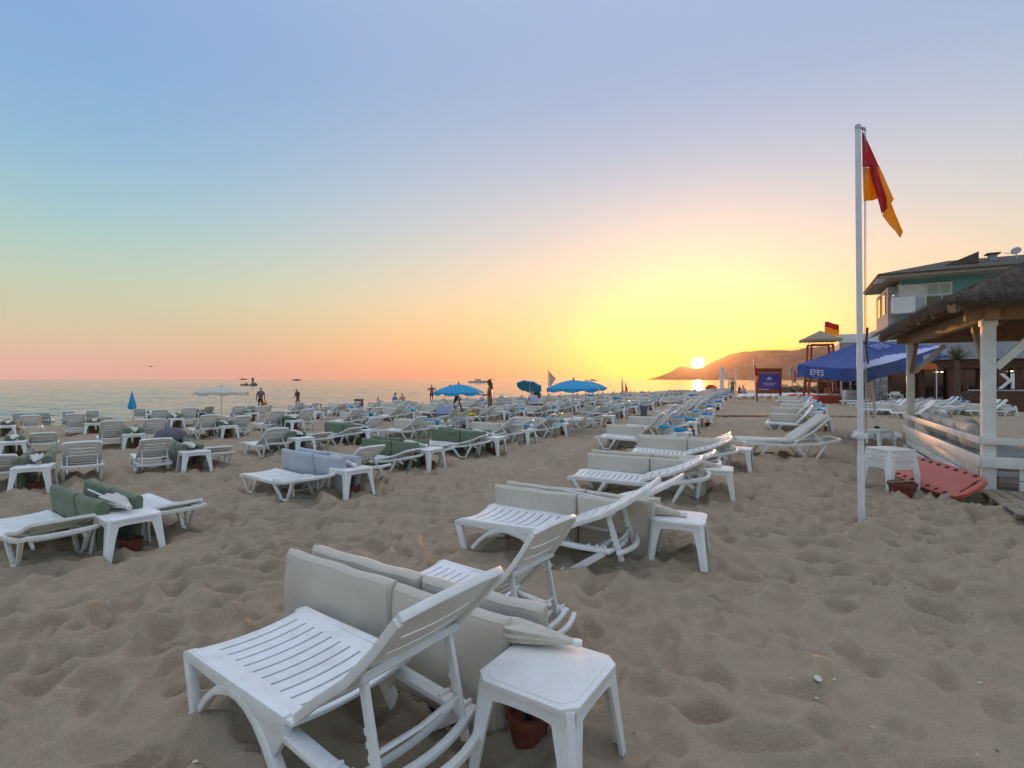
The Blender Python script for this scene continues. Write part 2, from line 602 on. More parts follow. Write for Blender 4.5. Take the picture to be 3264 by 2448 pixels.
def pits(X, Y, cell, k, prob, depth):
    """trodden footprints: steep oval pits with a low rim"""
    x, y = X / cell, Y / cell
    ix, iy = np.floor(x), np.floor(y)
    low = np.zeros(X.shape)
    rim = np.zeros(X.shape)
    for dx in (-1, 0, 1):
        for dy in (-1, 0, 1):
            cx, cy = ix + dx, iy + dy
            px = cx + 0.5 + (hash2(cx, cy, k) - 0.5) * 0.95
            py = cy + 0.5 + (hash2(cx, cy, k + 1) - 0.5) * 0.95
            a = hash2(cx, cy, k + 2) * 3.1416
            onn = np.where(hash2(cx, cy, k + 3) < prob, 1.0, 0.0)
            sz = 0.75 + 0.5 * hash2(cx, cy, k + 4)
            ux = (x - px) * cell; uy = (y - py) * cell
            ca, sa = np.cos(a), np.sin(a)
            e1 = (ux * ca + uy * sa) / (0.150 * sz); e2 = (-ux * sa + uy * ca) / (0.098 * sz)
            d = np.sqrt(e1 * e1 + e2 * e2)
            low = np.minimum(low, -depth * (0.5 + 0.6 * hash2(cx, cy, k + 6)) * onn * (1 - sstep(d, 0.35, 1.05)))
            rim = np.maximum(rim, 0.02 * onn * np.exp(-((d - 1.2) / 0.22) ** 2))
    return low + rim * np.where(low < -0.01, 0.0, 1.0)

def zsand(X, Y):
    wx = X + 0.36 * (vnoise(X * 1.5, Y * 1.5, 1) - 0.5) + 0.09 * (vnoise(X * 5, Y * 5, 8) - 0.5)
    wy = Y + 0.36 * (vnoise(X * 1.5, Y * 1.5, 2) - 0.5) + 0.09 * (vnoise(X * 5, Y * 5, 9) - 0.5)
    c1 = cells(wx / 0.30, wy / 0.21, 3)
    c2 = cells(wx / 0.17 + 3.3, wy / 0.13, 4)
    c3 = cells(wx / 1.15, wy / 0.85 + 1.7, 6)
    soft = lambda c, m_: m_ * (1 - np.exp(-c / m_))          # rounds the highest crests
    patch = 0.55 + 0.75 * vnoise(X * 0.45, Y * 0.45, 13)
    h = SAND1 * soft(c1, 0.9) + SAND2 * soft(c2, 0.8) + SAND3 * soft(c3, 0.5)
    h = h + 0.04 * (vnoise(X * 0.8, Y * 0.8, 21) - 0.5) + 0.014 * (vnoise(X * 4.5, Y * 4.5, 22) - 0.5) + 0.007 * (vnoise(X * 13, Y * 13, 23) - 0.5) + 0.004 * (vnoise(X * 29, Y * 29, 24) - 0.5)
    wx2 = X + 0.05 * (vnoise(X * 7, Y * 7, 31) - 0.5); wy2 = Y + 0.05 * (vnoise(X * 7, Y * 7, 32) - 0.5)
    h = h + (pits(wx2, wy2, 0.35, 40, 0.72, 0.10) + pits(wx2 + 5.1, wy2 + 2.2, 0.55, 60, 0.6, 0.08)) * (1 - 0.6 * sstep(np.hypot(X, Y), 10, 22))
    fade = 1.0 - 0.45 * sstep(np.hypot(X, Y), 14, 45)
    S = X * NX + Y * NY + 0.27 * (X * TX + Y * TY)
    fade = fade * (1 - 0.85 * sstep(S, 32, 37))
    return zmac(X, Y) + (h * patch - 0.045) * fade
SAND1, SAND2, SAND3 = 0.34, 0.075, 0.10

def axis(lo, hi, fine, d0, grow, lo_end, hi_end):
    a = list(np.arange(lo, hi + 1e-6, d0))
    d = d0
    while a[-1] < hi_end:
        d *= grow
        a.append(a[-1] + d)
    d = d0
    while a[0] > lo_end:
        d *= grow
        a.insert(0, a[0] - d)
    return np.array(a)

xs = axis(-4.2, 5.4, 0, 0.022, 1.020, -3000, 4000)
ys = axis(1.3, 6.4, 0, 0.022, 1.020, -300, 4000)
XX, YY = np.meshgrid(xs, ys)
ZZ = zsand(XX, YY)
nx_, ny_ = len(xs), len(ys)
co = np.stack([XX, YY, ZZ], -1).reshape(-1, 3)
idx = np.arange(nx_ * ny_).reshape(ny_, nx_)
fa = np.stack([idx[:-1, :-1], idx[:-1, 1:], idx[1:, 1:], idx[1:, :-1]], -1).reshape(-1, 4)
sm_ = bpy.data.meshes.new('sand')
sm_.vertices.add(len(co)); sm_.vertices.foreach_set('co', co.ravel().astype(np.float32))
sm_.loops.add(fa.size); sm_.loops.foreach_set('vertex_index', fa.ravel().astype(np.int32))
sm_.polygons.add(len(fa)); sm_.polygons.foreach_set('loop_start', (np.arange(len(fa)) * 4).astype(np.int32))
sm_.update(calc_edges=True)
sm_.polygons.foreach_set('use_smooth', [True] * len(fa))
print('sand', nx_, ny_)
sandm = bpy.data.materials.new('sand')
sandm.use_nodes = True
q = NT(sandm.node_tree)
b = q.n['Principled BSDF']
oc = q.node('ShaderNodeTexCoord').outputs['Object']
n1 = q.noise(oc, 0.55, 4.0, 0.6)
n2 = q.noise(oc, 9.0, 4.0, 0.6)
n3 = q.noise(oc, 170.0, 3.0, 0.7)
n4 = q.noise(oc, 900.0, 2.0, 0.7)
c = q.mix(q.maprange(n1, 0.35, 0.65), (0.40, 0.315, 0.217), (0.35, 0.28, 0.198))
c = q.mix(q.maprange(n2, 0.4, 0.7, 0.0, 0.6), c, (0.44, 0.35, 0.243))
c = q.mix(q.maprange(n3, 0.5, 0.70, 0.0, 0.75), c, (0.21, 0.15, 0.09))
c = q.mix(q.maprange(n4, 0.60, 0.72, 0.0, 0.55), c, (0.52, 0.47, 0.39))
# damp sand near the water line
sp = q.node('ShaderNodeSeparateXYZ')
q.l.new(oc, sp.inputs[0])
damp = q.maprange(q.math('ADD', sp.outputs[2], q.math('MULTIPLY', n1, 0.1)), -0.50, -0.36, 1.0, 0.0)
c = q.mix(q.math('MULTIPLY', damp, 0.55), c, (0.13, 0.10, 0.075))
q.l.new(c, b.inputs['Base Color'])
b.inputs['Roughness'].default_value = 0.92
b.inputs['Specular IOR Level'].default_value = 0.25
bn = q.node('ShaderNodeBump')
bn.inputs['Strength'].default_value = 0.8
bn.inputs['Distance'].default_value = 0.014
hh = q.math('ADD', q.math('MULTIPLY', q.noise(oc, 32.0, 3.0), 0.8), q.math('MULTIPLY', n3, 0.35))
hh = q.math('ADD', hh, q.math('MULTIPLY', q.noise(oc, 75.0, 2.0), 0.5))
q.l.new(hh, bn.inputs['Height'])
q.l.new(bn.outputs[0], b.inputs['Normal'])
sm_.materials.append(sandm)
struct(obj('beach_sand', sm_))

# ------------------------------------------------------------------ sea
def zsea(X, Y):
    D_ = np.hypot(X, Y)
    h = np.zeros(X.shape)
    rr = random.Random(17)
    for (lam, amp, sp) in ((0.9, 0.010, 40), (1.4, 0.017, 34), (2.1, 0.024, 28), (3.1, 0.032, 22), (4.6, 0.036, 16), (7.5, 0.04, 12)):
        for k in range(3):
            a = math.atan2(NY, NX) + R(rr.uniform(-sp, sp))
            kx, ky = math.cos(a) * 6.283 / lam, math.sin(a) * 6.283 / lam
            ph = rr.uniform(0, 6.28)
            lm = lam * rr.uniform(2.0, 5.0)
            env = 0.25 + 1.1 * vnoise(X / lm + 7 * k, Y / lm, 50 + k)
            wob = 1.8 * vnoise(X / (lam * 3.0), Y / (lam * 3.0) + k, 53 + k)
            q_ = np.sin(kx * X + ky * Y + ph + wob * 2.2)
            h = h + amp * 0.38 * env * (q_ + 0.25 * np.cos(2 * (kx * X + ky * Y + ph + wob * 2.2))) * (1 - sstep(D_, 18 * lam + 20, 55 * lam + 60))
    return SEA_Z + h

def seaside():
    xs = axis(-85, 40, 0, 0.30, 1.03, -30000, 30000)
    ys = axis(24, 95, 0, 0.30, 1.03, -3000, 30000)
    XX, YY = np.meshgrid(xs, ys)
    ZZ = zsea(XX, YY)
    nx_, ny_ = len(xs), len(ys)
    co = np.stack([XX, YY, ZZ], -1).reshape(-1, 3)
    idx = np.arange(nx_ * ny_).reshape(ny_, nx_)
    fa = np.stack([idx[:-1, :-1], idx[:-1, 1:], idx[1:, 1:], idx[1:, :-1]], -1).reshape(-1, 4)
    me = bpy.data.meshes.new('sea')
    me.vertices.add(len(co)); me.vertices.foreach_set('co', co.ravel().astype(np.float32))
    me.loops.add(fa.size); me.loops.foreach_set('vertex_index', fa.ravel().astype(np.int32))
    me.polygons.add(len(fa)); me.polygons.foreach_set('loop_start', (np.arange(len(fa)) * 4).astype(np.int32))
    me.update(calc_edges=True)
    me.polygons.foreach_set('use_smooth', [True] * len(fa))
    print('sea', nx_, ny_)
    m = bpy.data.materials.new('sea_water')
    m.use_nodes = True
    q = NT(m.node_tree)
    b = q.n['Principled BSDF']
    oc = q.node('ShaderNodeTexCoord').outputs['Object']
    mp = q.node('ShaderNodeMapping')
    mp.inputs['Rotation'].default_value = (0, 0, R(12))
    mp.inputs['Scale'].default_value = (1.0, 3.2, 1.0)
    q.l.new(oc, mp.inputs[0])
    v = mp.outputs[0]
    b.inputs['Base Color'].default_value = (0.17, 0.20, 0.17, 1)
    b.inputs['Roughness'].default_value = 0.10
    b.inputs['IOR'].default_value = 1.5
    h = q.math('ADD', q.math('MULTIPLY', q.noise(v, 0.16, 2.0), 2.6), q.math('MULTIPLY', q.noise(v, 0.75, 3.0), 0.85))
    h = q.math('ADD', h, q.math('MULTIPLY', q.noise(v, 3.2, 2.0), 0.12))
    h = q.math('ADD', h, q.math('MULTIPLY', q.noise(v, 0.03, 2.0), 9.0))
    bn = q.node('ShaderNodeBump')
    bn.inputs['Strength'].default_value = 1.0
    bn.inputs['Distance'].default_value = 0.10
    q.l.new(h, bn.inputs['Height'])
    q.l.new(bn.outputs[0], b.inputs['Normal'])
    me.materials.append(m)
    struct(obj('sea', me))
seaside()

def foam():
    """thin broken lines of foam where the ripples run up the beach"""
    rnd = random.Random(3)
    mb = MB()
    for k in range(150):
        tt = rnd.uniform(-6, 70)
        S = 39.0 + rnd.choice((0.0, 0.0, 0.3, 1.6, 3.4, 6.2)) + rnd.uniform(-0.15, 0.15)
        ln = rnd.uniform(0.8, 4.0)
        pts = []
        n = 9
        ph = rnd.uniform(0, 6)
        for i in range(n):
            q_ = tt + ln * (i / (n - 1) - 0.5)
            s = S - 0.27 * q_ + 0.25 * math.sin(q_ * 1.3 + ph) + 0.1 * math.sin(q_ * 3.7)
            wd = rnd.uniform(0.03, 0.12) * math.sin(math.pi * (i + 0.5) / n)
            p = Vector((s * NX + q_ * TX, s * NY + q_ * TY, SEA_Z + 0.02))
            pts.append((p + Vector((NX, NY, 0)) * wd, p - Vector((NX, NY, 0)) * wd))
        vs = [x for pr in pts for x in pr]
        mb.add(vs, [(2 * i, 2 * i + 1, 2 * i + 3, 2 * i + 2) for i in range(n - 1)])
    mat('foam', (0.72, 0.74, 0.72), 0.6, 0.1)
    o = mb.build('sea_foam', 'foam', solid=0.012)
    tag(o, 'thin broken lines of white foam along the water edge', 'foam')
    o['kind'] = 'stuff'
foam()

# ------------------------------------------------------------------ hills across the bay
def hills():
    sky_ = [(2066, 1209), (2090, 1204), (2113, 1195), (2136, 1185), (2158, 1172), (2172, 1166), (2188, 1169), (2215, 1173), (2240, 1171), (2255, 1162), (2271, 1152), (2298, 1141),
            (2328, 1126), (2373, 1118), (2452, 1117), (2528, 1115), (2566, 1110), (2603, 1106), (2667, 1101), (2718, 1083), (2755, 1066), (2786, 1054),
            (2900, 1030), (3050, 1010), (3250, 1000), (3500, 1010), (3900, 1040), (4500, 1080)]
    us = np.array([a for a, _ in sky_], float); vs_ = np.array([b_ for _, b_ in sky_], float)
    nu, nv = 420, 44
    X = np.zeros((nv, nu)); Y = np.zeros((nv, nu)); Z = np.zeros((nv, nu))
    for i in range(nu):
        u = 2066 + (4500 - 2066) * (i / (nu - 1)) ** 1.25
        vtop = np.interp(u, us, vs_)
        k = (u - CX) / F
        D = 2900 - 700 * min(1, max(0, (u - 2300) / 700))
        top = CAMZ + (HY - vtop) / F * D - SEA_Z
        for j in range(nv):
            a = j / (nv - 1)                       # front foot .. ridge .. back foot
            depth = D + (a - 0.62) * (top * 5.2 + 60)
            h = (a / 0.62) if a <= 0.62 else (1 - a) / 0.38
            h = max(0.0, h) ** 0.85
            x = k * depth; y = depth
            nz = mnoise.fractal(Vector((x * 0.006, y * 0.006, 0)), 0.9, 2.1, 5)
            rug = nz * 0.22 * top * h * (1 - 0.75 * math.exp(-((a - 0.62) / 0.12) ** 2))
            gul = -0.10 * top * h * abs(mnoise.noise(Vector((x * 0.012, y * 0.003, 3)))) * (1 - math.exp(-((a - 0.62) / 0.1) ** 2))
            X[j, i] = x; Y[j, i] = y; Z[j, i] = SEA_Z - 4 + (top + 4) * h + rug + gul
    co = np.stack([X, Y, Z], -1).reshape(-1, 3)
    idx = np.arange(nu * nv).reshape(nv, nu)
    fa = np.stack([idx[:-1, :-1], idx[:-1, 1:], idx[1:, 1:], idx[1:, :-1]], -1).reshape(-1, 4)
    mb = MB()
    mb.v = [tuple(p) for p in co]; mb.f = [tuple(int(x) for x in f_) for f_ in fa]; mb.m = [0] * len(mb.f)
    m = bpy.data.materials.new('hill_scrub')
    m.use_nodes = True
    q = NT(m.node_tree)
    b = q.n['Principled BSDF']
    oc = q.node('ShaderNodeTexCoord').outputs['Object']
    n1 = q.noise(oc, 0.012, 5.0, 0.65)
    n2 = q.noise(oc, 0.06, 4.0, 0.7)
    c = q.ramp(n1, [(0.38, (0.085, 0.05, 0.03)), (0.62, (0.19, 0.11, 0.075))])
    c = q.mix(q.maprange(n2, 0.5, 0.68), c, (0.035, 0.042, 0.02))
    c = q.mix(q.maprange(q.noise(oc, 0.035, 3.0, 0.8), 0.64, 0.7, 0, 0.6), c, (0.32, 0.27, 0.22))
    q.l.new(c, b.inputs['Base Color'])
    b.inputs['Roughness'].default_value = 0.95
    o = mb.build('hills', m, smooth=True)
    struct(o)
hills()

# ------------------------------------------------------------------ loungers
def slotted(x0, x1, half, slots, sw, zf, cup, band=0.16, ny=6, th=0.011, flare=0.0, rim=0.03):
    """moulded panel with cross slots: solid bands at the sides, dished across"""
    mb = MB()
    cuts = [x0]
    for c in slots:
        cuts += [c - sw / 2, c + sw / 2]
    cuts.append(x1)
    xs_ = []
    for i in range(len(cuts) - 1):
        a, b_ = cuts[i], cuts[i + 1]
        xs_.append((a, b_, i % 2 == 1))
    def yy(k, x):
        hw = half + flare * (x - x0) / (x1 - x0)
        return -hw + 2 * hw * k
    ks = [0.0, band * 0.5, band] + [band + (1 - 2 * band) * (i + 1) / (ny + 1) for i in range(ny)] + [1 - band, 1 - band * 0.5, 1.0]
    def pt(x, k):
        e = 2 * k - 1
        bow = -0.022 * (abs(e) ** 2)                       # slots bow a little towards the foot
        return (x + bow * 0.0, yy(k, x), zf(x) - cup * (1 - e * e))
    for (a, b_, slot) in xs_:
        parts = [(0, len(ks) - 1)] if not slot else [(0, 2), (len(ks) - 3, len(ks) - 1)]
        for (k0, k1) in parts:
            vs, fs = [], []
            xx = [a, (a + b_) / 2, b_] if not slot else [a, b_]
            for x in xx:
                for k in range(k0, k1 + 1):
                    vs.append(pt(x, ks[k]))
            n = k1 - k0 + 1
            for i in range(len(xx) - 1):
                for j in range(n - 1):
                    fs.append((i * n + j, i * n + j + 1, (i + 1) * n + j + 1, (i + 1) * n + j))
            mb.add(vs, fs)
    return mb

LG = {}
def lounger_meshes():
    # ---- kind B: V-shaped leg frames, rails that rise to the head
    zr = lambda x: float(np.interp(x, [0, 0.08, 0.5, 1.0, 1.35, 1.65, 1.92], [0.285, 0.305, 0.295, 0.275, 0.30, 0.345, 0.41]))
    px = [0, 0.05, 0.15, 0.35, 0.6, 0.85, 1.05, 1.25, 1.45, 1.65, 1.8, 1.92]
    mb = MB()
    for sy in (-1, 1):
        mb.sweep([(x, sy * 0.315, zr(x) - 0.005) for x in px], 0.045, [0.05, 0.062, 0.062, 0.06, 0.058, 0.058, 0.058, 0.056, 0.054, 0.052, 0.05, 0.05])
    LG['B_rail'] = mb.mesh('side_rails', 'white_plastic', bevel=0.008)
    mb = MB()
    n = 9
    mb.sweep([(1.90 + 0.07 * math.cos(math.pi * (i / (n - 1) - 0.5)), 0.315 * math.sin(math.pi * (i / (n - 1) - 0.5)) * 1.0, zr(1.9)) for i in range(n)], 0.05, 0.045)
    LG['B_bow'] = mb.mesh('head_bow', 'white_plastic', bevel=0.008)
    mb = slotted(0.0, 1.06, 0.325, [0.13 + 0.083 * i for i in range(11)], 0.014, lambda x: zr(x) + 0.028 - 0.02 * max(0, 0.06 - x) / 0.06, 0.024)
    LG['B_seat'] = mb.mesh('seat', 'white_plastic', merge=True, solid=0.012, smooth=True)
    def vleg(x0, xa, xb, x1, name):
        mb = MB()
        zf = 0.012
        yo = 0.0
        mb.sweep([(x0, yo, zr(x0) - 0.02), (xa, yo - 0.012, zf + 0.01)], [0.055, 0.04], [0.05, 0.042], up=(0, 1, 0))
        mb.sweep([(xb, yo - 0.012, zf + 0.01), (x1, yo, zr(x1) - 0.02)], [0.04, 0.055], [0.042, 0.05], up=(0, 1, 0))
        mb.sweep([(xa - 0.02, yo - 0.012, zf), (xb + 0.02, yo - 0.012, zf)], 0.06, 0.024)
        LG[name] = mb.mesh('leg_frame', 'white_plastic', bevel=0.008)
    vleg(0.09, 0.25, 0.41, 0.57, 'B_legf')
    vleg(1.10, 1.31, 1.49, 1.66, 'B_legr')
    # ---- kind A: arched legs, notched props, three bowed bars at the head
    za = lambda x: float(np.interp(x, [0, 0.06, 0.3, 0.95, 1.05], [0.315, 0.335, 0.33, 0.315, 0.312]))
    mb = slotted(0.0, 1.0, 0.325, [0.15 + 0.083 * i for i in range(10)], 0.014, lambda x: za(x) - 0.02 * max(0, 0.05 - x) / 0.05, 0.03)
    LG['A_seat'] = mb.mesh('seat', 'white_plastic', merge=True, solid=0.014, smooth=True)
    mb = MB()
    for sy in (-1, 1):
        mb.sweep([(x, sy * 0.315, za(x) - 0.035) for x in (0, 0.06, 0.3, 0.65, 0.95)], 0.045, [0.05, 0.06, 0.066, 0.085, 0.10])
        mb.sweep([(0.93, sy * 0.30, 0.235), (1.2, sy * 0.30, 0.215), (1.45, sy * 0.295, 0.21)], 0.075, 0.03)
        for k in range(3):
            mb.box((1.26 + 0.07 * k, sy * 0.30, 0.236), (0.018, 0.07, 0.02))
    LG['A_rail'] = mb.mesh('side_rails', 'white_plastic', bevel=0.008)
    mb = MB()
    n = 9
    for k, (x, z) in enumerate(((1.34, 0.212), (1.43, 0.208), (1.51, 0.205))):
        mb.sweep([(x + (0.03 + 0.025 * k) * math.cos(math.pi * (i / (n - 1) - 0.5)), 0.31 * (2 * i / (n - 1) - 1), z) for i in range(n)], 0.035 if k else 0.02, 0.03)
    LG['A_bow'] = mb.mesh('head_bows', 'white_plastic', bevel=0.006)
    mb = MB()
    # front leg, toe and the arch that springs from it
    mb.sweep([(0.02, 0, 0.30), (0.06, 0, 0.15), (0.10, 0, 0.015)], [0.06, 0.055, 0.05], [0.045, 0.045, 0.05], up=(0, 1, 0))
    mb.sweep([(0.07, 0, 0.014), (0.20, 0, 0.014)], 0.055, 0.026)
    arc = []
    for i in range(10):
        a = i / 9
        arc.append((0.17 + 0.70 * a, 0, 0.012 + 0.265 * math.sin(math.pi * min(1, (a * 0.92 + 0.04))) ** 0.75))
    arc.append((0.93, 0, 0.0))
    mb.sweep(arc, [0.035] * 3 + [0.05] * 5 + [0.06] * 3, 0.048, up=(0, 1, 0))
    mb.prism([(0.55, 0.24), (0.72, 0.20), (0.86, 0.11), (0.94, 0.22), (0.95, 0.29), (0.5, 0.29)], -0.018, 0.018, Matrix(((1, 0, 0, 0), (0, 0, 1, 0), (0, 1, 0, 0), (0, 0, 0, 1))))
    LG['A_legf'] = mb.mesh('leg_frame', 'white_plastic', bevel=0.009)
    mb = MB()
    mb.sweep([(1.40, 0, 0.20), (1.24, 0, 0.09), (1.12, 0, 0.012)], [0.05, 0.055, 0.05], 0.045, up=(0, 1, 0))
    mb.sweep([(1.15, 0, 0.01), (1.03, 0, 0.012)], 0.06, 0.02)
    LG['A_legr'] = mb.mesh('leg_frame', 'white_plastic', bevel=0.008)
    # ---- backrest (pivot at x = 0), bent at the small of the back, rim all round
    zb = lambda x: float(np.interp(x, [0, 0.2, 0.42, 0.65, 0.86], [0.0, -0.006, -0.028, -0.016, 0.012]))
    mb = slotted(0.0, 0.86, 0.30, [0.12 + 0.115 * i for i in range(6)], 0.015, zb, 0.02, flare=-0.012)
    for sy in (-1, 1):
        mb.sweep([(x, sy * (0.298 - 0.012 * x), zb(x) - 0.002) for x in (0.0, 0.2, 0.42, 0.65, 0.84)], 0.03, 0.034)
    mb.sweep([(0.848, -0.29, zb(0.85)), (0.86, -0.15, zb(0.86)), (0.865, 0, zb(0.86)), (0.86, 0.15, zb(0.86)), (0.848, 0.29, zb(0.85))], 0.034, 0.034)
    LG['back'] = mb.mesh('backrest', 'white_plastic', merge=True, smooth=True)
    # panel without thickness would be paper thin: thicken
    mb = slotted(0.0, 0.86, 0.30, [0.12 + 0.115 * i for i in range(6)], 0.015, zb, 0.02, flare=-0.012)
    me = mb.mesh('backrest', 'white_plastic', merge=True, solid=0.011, smooth=True)
    bm = bmesh.new(); bm.from_mesh(me)
    mb = MB()
    for sy in (-1, 1):
        mb.sweep([(x, sy * (0.298 - 0.012 * x), zb(x) - 0.004) for x in (0.0, 0.2, 0.42, 0.65, 0.84)], 0.032, 0.04)
    mb.sweep([(0.845, -0.29, zb(0.85)), (0.862, -0.15, zb(0.86)), (0.868, 0, zb(0.86)), (0.862, 0.15, zb(0.86)), (0.845, 0.29, zb(0.85))], 0.034, 0.038)
    mb.sweep([(0.47, -0.27, zb(0.47) - 0.03), (0.47, 0.27, zb(0.47) - 0.03)], 0.03, 0.035)
    rim = mb.mesh('rim', 'white_plastic', bevel=0.007)
    bm.from_mesh(rim)
    bm.to_mesh(me); bm.free()
    me.polygons.foreach_set('use_smooth', [True] * len(me.polygons))
    LG['back'] = me
    # prop: two bars 1 m long along +x and a cross tube; scaled to length
    mb = MB()
    for sy in (-1, 1):
        mb.sweep([(0, sy * 0.235, 0), (1, sy * 0.235, 0)], 0.022, 0.042)
        for k in range(4):
            mb.box((0.45 + 0.1 * k, sy * 0.235, -0.024), (0.05, 0.022, 0.014))
    mb.sweep([(0.62, -0.235, 0), (0.65, 0, 0.0), (0.62, 0.235, 0)], 0.03, 0.024)
    LG['prop'] = mb.mesh('prop', 'white_plastic', bevel=0.004)
    # far away: one low mesh
    for nm, ang in (('far_up', 42), ('far_low', 16)):
        mb = MB()
        for sy in (-1, 1):
            mb.sweep([(x, sy * 0.315, zr(x)) for x in (0, 0.5, 1.05, 1.5, 1.92)], 0.045, 0.055)
            for (a, b_, c, d) in ((0.09, 0.25, 0.41, 0.57), (1.10, 1.31, 1.49, 1.66)):
                mb.bar((a, sy * 0.31, zr(a)), (b_, sy * 0.30, 0), 0.045, 0.04, (0, 1, 0))
                mb.bar((c, sy * 0.30, 0), (d, sy * 0.31, zr(d)), 0.045, 0.04, (0, 1, 0))
        mb.box((0.53, 0, zr(0.5) + 0.01), (1.06, 0.6, 0.02))
        ca, sa = math.cos(R(ang)), math.sin(R(ang))
        for k in range(7):
            c0 = 0.03 + 0.12 * k
            mb.box((1.06 + (c0 + 0.045) * ca, 0, zr(1.06) + (c0 + 0.045) * sa), (0.10, 0.6, 0.022), (0, -R(ang), 0))
        for sy in (-1, 1):
            mb.bar((1.06, sy * 0.29, zr(1.06)), (1.06 + 0.86 * ca, sy * 0.29, zr(1.06) + 0.86 * sa), 0.03, 0.03)
            mb.bar((1.06 + 0.45 * ca, sy * 0.24, zr(1.06) + 0.45 * sa), (1.06 + 0.6 * ca + 0.1, sy * 0.24, zr(1.5)), 0.022, 0.035)
        LG[nm] = mb.mesh('sun_lounger', 'white_plastic')
lounger_meshes()

def zavg(x, y, r=0.5):
    q_ = np.linspace(-r, r, 5)
    gx, gy = np.meshgrid(x + q_, y + q_)
    return float(zsand(gx, gy).mean()) + 0.012

def lounger(foot, head, kind, ang, label, group=None, far=False, sink=0.02, scale=1.0, tilt=0.0):
    """foot: world point under the middle of the foot end; head: unit vector to the head end"""
    rz = math.atan2(head.y, head.x)
    mid = foot + head * 0.9
    z = zavg(foot.x + head.x * 0.8, foot.y + head.y * 0.8, 0.8) - sink
    base = Vector((foot.x, foot.y, z))
    if far:
        o = obj('sun_lounger', LG['far_up' if ang > 28 else 'far_low'], None, base, (0, 0, rz), (scale,) * 3)
        return tag(o, label, 'sun lounger', group)
    o = thing('sun_lounger', label, 'sun lounger', base, rz, group, scale if scale != 1.0 else None)
    o.rotation_euler[0] = tilt
    k = kind
    obj('side_rails', LG[k + '_rail'], o)
    obj('seat', LG[k + '_seat'], o)
    obj('head_bow', LG[k + '_bow'], o)
    for sy in (-1, 1):
        obj('leg', LG[k + '_legf'], o, (0, sy * 0.315, 0), None, (1, sy, 1))
        obj('leg', LG[k + '_legr'], o, (0, sy * 0.305, 0), None, (1, sy, 1))
    hx, hz = (1.06, 0.315) if k == 'B' else (0.985, 0.32)
    b = obj('backrest', LG['back'], o, (hx, 0, hz), (0, -R(ang), 0))
    # prop from the middle of the back down to the rails
    tx, tz = hx + 0.47 * math.cos(R(ang)), hz + 0.47 * math.sin(R(ang)) - 0.03
    if ang > 14:
        ex = tx + 0.22 if k == 'B' else max(tx + 0.10, 1.30)
        ez = (0.30 if k == 'B' else 0.20)
        L_ = math.hypot(ex - tx, ez - tz)
        a = math.atan2(ez - tz, ex - tx)
        obj('prop', LG['prop'], o, (tx, 0, tz), (0, -a, 0), (L_ + 0.08, 1, 1))
    else:
        obj('prop', LG['prop'], o, (tx, 0, tz - 0.01), (0, R(78), 0), (0.24, 1, 1))
    return o

# ------------------------------------------------------------------ cushions stood on edge
def pad_point(u, v, side, L_, H, T, soft, ph):
    e = min(u, 1 - u) * L_
    g = min(v, 1 - v) * H
    w = 0.5 * T * (min(1, e / soft) ** 0.45) * (min(1, g / soft) ** 0.45) * (1 + 0.22 * math.sin(math.pi * u) * math.sin(math.pi * v)) + 0.004
    wob = 0.014 * math.sin(5 * u + 4 * v + ph) + 0.006 * math.sin(17 * u - 9 * v + ph * 2)
    return (u * L_, side * w + wob * 0.6, v * H + v * (0.005 * math.sin(4 * u + ph) + 0.002 * math.sin(15 * u + ph) - 0.010 * math.sin(math.pi * u)))

def pad(L_, H, T, name, matn, soft=0.03, seed=0):
    """upright pad section, x along, z up, rounded with a soft bulge and slight sag"""
    mb = MB()
    nu, nv = 14, 8
    ph = random.Random(seed).uniform(0, 9)
    vs, fs = [], []
    us = [0, 0.006, 0.018, 0.035] + [0.035 + 0.93 * (i + 1) / (nu + 1) for i in range(nu)] + [0.965, 0.982, 0.994, 1]
    vv = [0, 0.015, 0.045, 0.08] + [0.08 + 0.84 * (i + 1) / (nv + 1) for i in range(nv)] + [0.92, 0.955, 0.985, 1]
    nU, nV = len(us), len(vv)
    for side in (-1, 1):
        for v in vv:
            for u in us:
                vs.append(pad_point(u, v, side, L_, H, T, soft, ph))
    for sdx in (0, 1):
        o = sdx * nU * nV
        for j in range(nV - 1):
            for i in range(nU - 1):
                a = o + j * nU + i
                fs.append((a, a + 1, a + 1 + nU, a + nU) if sdx else (a, a + nU, a + 1 + nU, a + 1))
    o = nU * nV
    ring = [i for i in range(nU)] + [j * nU + nU - 1 for j in range(1, nV)] + [(nV - 1) * nU + i for i in range(nU - 2, -1, -1)] + [j * nU for j in range(nV - 2, 0, -1)]
    for i in range(len(ring)):
        a, b_ = ring[i], ring[(i + 1) % len(ring)]
        fs.append((a, b_, o + b_, o + a))
    mb.add(vs, fs)
    return mb.mesh(name, matn, smooth=True)

def piping_mesh(L_, H, T, matn, soft=0.03, seed=0):
    mb = MB()
    ph = random.Random(seed).uniform(0, 9)
    a, b_ = 0.022 / L_, 0.022 / H
    path = [(a + (1 - 2 * a) * i / 20, b_) for i in range(21)] + [(1 - a, b_ + (1 - 2 * b_) * i / 12) for i in range(1, 13)] + [(1 - a - (1 - 2 * a) * i / 20, 1 - b_) for i in range(1, 21)] + [(a, 1 - b_ - (1 - 2 * b_) * i / 12) for i in range(1, 13)]
    for side in (-1, 1):
        mb.tube([pad_point(u, v, side, L_, H, T, soft, ph) for u, v in path], 0.0042, 5)
    return mb.mesh('piping', matn, smooth=True)

